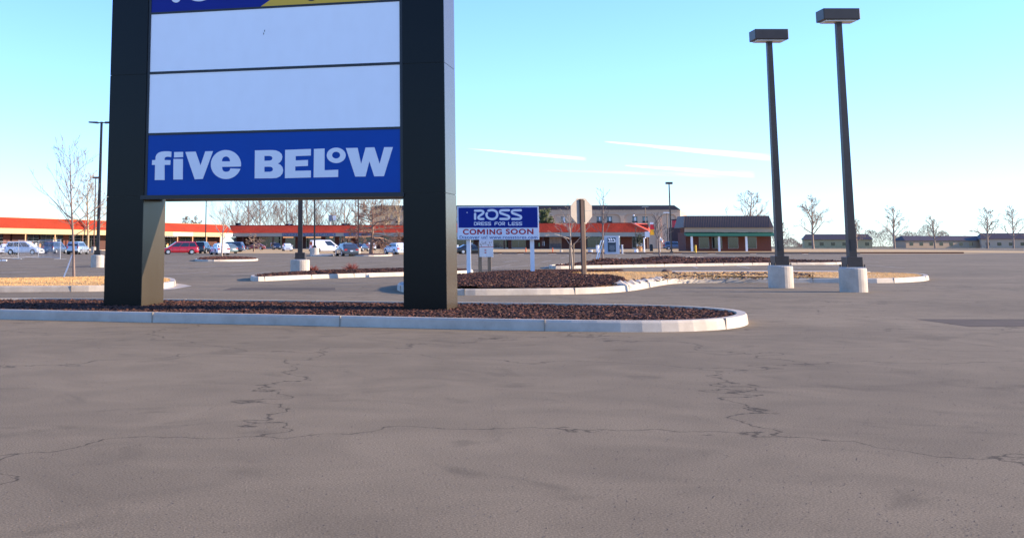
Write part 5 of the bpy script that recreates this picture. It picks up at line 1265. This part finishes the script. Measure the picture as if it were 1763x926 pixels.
for px, lb in ((951.5, 'orange hydrant-like marker left of the bare forked tree'), (905.5, 'orange marker left of the right board post')):
    simple('marker_post', px, 435.4, lb, 'marker', [('post', 'orange', -.7, .7, 427.5, 435.4), ('collar', 'orange', -1.5, 1.5, 430.2, 431.2), ('cap', 'orange', -1.0, 1.0, 426.6, 427.5)])
simple('bollard', 1198, 437.2, 'yellow bollard at the right-hand building', 'bollard', [('post', 'yel', -1.6, 1.6, 422.8, 437.2), ('cap', 'yel', -1.3, 1.3, 422, 422.8)])
simple('ice_box', 1184, 430.0, 'white box by the rear of the blue-grey utility vehicle', 'box', [('cabinet', 'white', -1.8, 1.8, 419.5, 430), ('lid', 'flagred', -1.9, 1.9, 418.6, 419.4)])
simple('news_box', 786.5, 436.5, 'pale blue newspaper box below the left edge of the board', 'box', [('cabinet', 'dirframe', -3, 3, 421.5, 428), ('stand', 'galv', -1, 1, 428, 436.5)])
q = gnd(1101, 432); t = thing('potted_shrub', q, 'dark evergreen in a tub beside the corner shop door', 'shrub'); k = q.y / 2133
MB().tube((0, 0, 0), (0, 0, .9), .5, .6, 10).build('tub', 'colm', t)
g = MB(); rg = random.Random(9)
for _ in range(700):
    d = Vector((rg.gauss(0, .42), rg.gauss(0, .42), rg.gauss(0, .75) + 2.1)); n1 = Vector((rg.gauss(0, 1), rg.gauss(0, 1), rg.gauss(0, 1))).normalized() * .12; n2 = n1.orthogonal().normalized() * .07; g.add([d - n1, d + n2, d + n1, d - n2], [(0, 1, 2, 3)])
tag(g.build('foliage', mat('dark_evergreen', (.02, .03, .012), .9), t), kind='stuff')
# hanging flag
q = gnd(1137, 434); t = thing('flag', q, 'drooping white and red flag on a slanted staff by the corner shop', 'flag'); Y = q.y; k = Y / 2133
MB().tube((0, 0, 0), (0, 0, zat(408, Y) - q.z), .04, .03, 6).build('pole', 'galv', t)
g = MB(); n = 8
for i in range(n + 1):
    u_ = i / n; x = (1 + 6 * u_) * k; zc_ = zat(408 + 7 * u_, Y) - q.z
    g.v += [(x, .12 * math.sin(u_ * 9), zc_), (x - .5 * k, .12 * math.sin(u_ * 9 + .6), zc_ - 4.8 * k)]
for i in range(n): g.f.append((2 * i, 2 * i + 2, 2 * i + 3, 2 * i + 1))
fl = g.build('cloth', 'white', t); g = MB()
for i in (6, 7, 8): g.v += [(fl.data.vertices[2 * i].co.x + .01, fl.data.vertices[2 * i].co.y - .01, fl.data.vertices[2 * i].co.z + .01), (fl.data.vertices[2 * i + 1].co.x + .01, fl.data.vertices[2 * i + 1].co.y - .01, fl.data.vertices[2 * i + 1].co.z)]
g.f += [(0, 2, 3, 1), (2, 4, 5, 3)]; g.build('red_stripe', 'flagred', fl)
# rock in the grass at right
q = gnd(1148, 476.5); bm = bmesh.new(); bmesh.ops.create_icosphere(bm, subdivisions=2, radius=.16); rg = random.Random(3)
for v_ in bm.verts: v_.co = Vector((v_.co.x * 1.2, v_.co.y, v_.co.z * .6)) * rg.uniform(.85, 1.1)
me = bpy.data.meshes.new('rock'); bm.to_mesh(me); bm.free(); me.materials.append(M['bark_dark']); o = bpy.data.objects.new('rock', me); col.objects.link(o); o.location = q + Vector((0, 0, .2)); tag(o, 'dark rounded stone at the end of the pale kerb, right', 'rock')
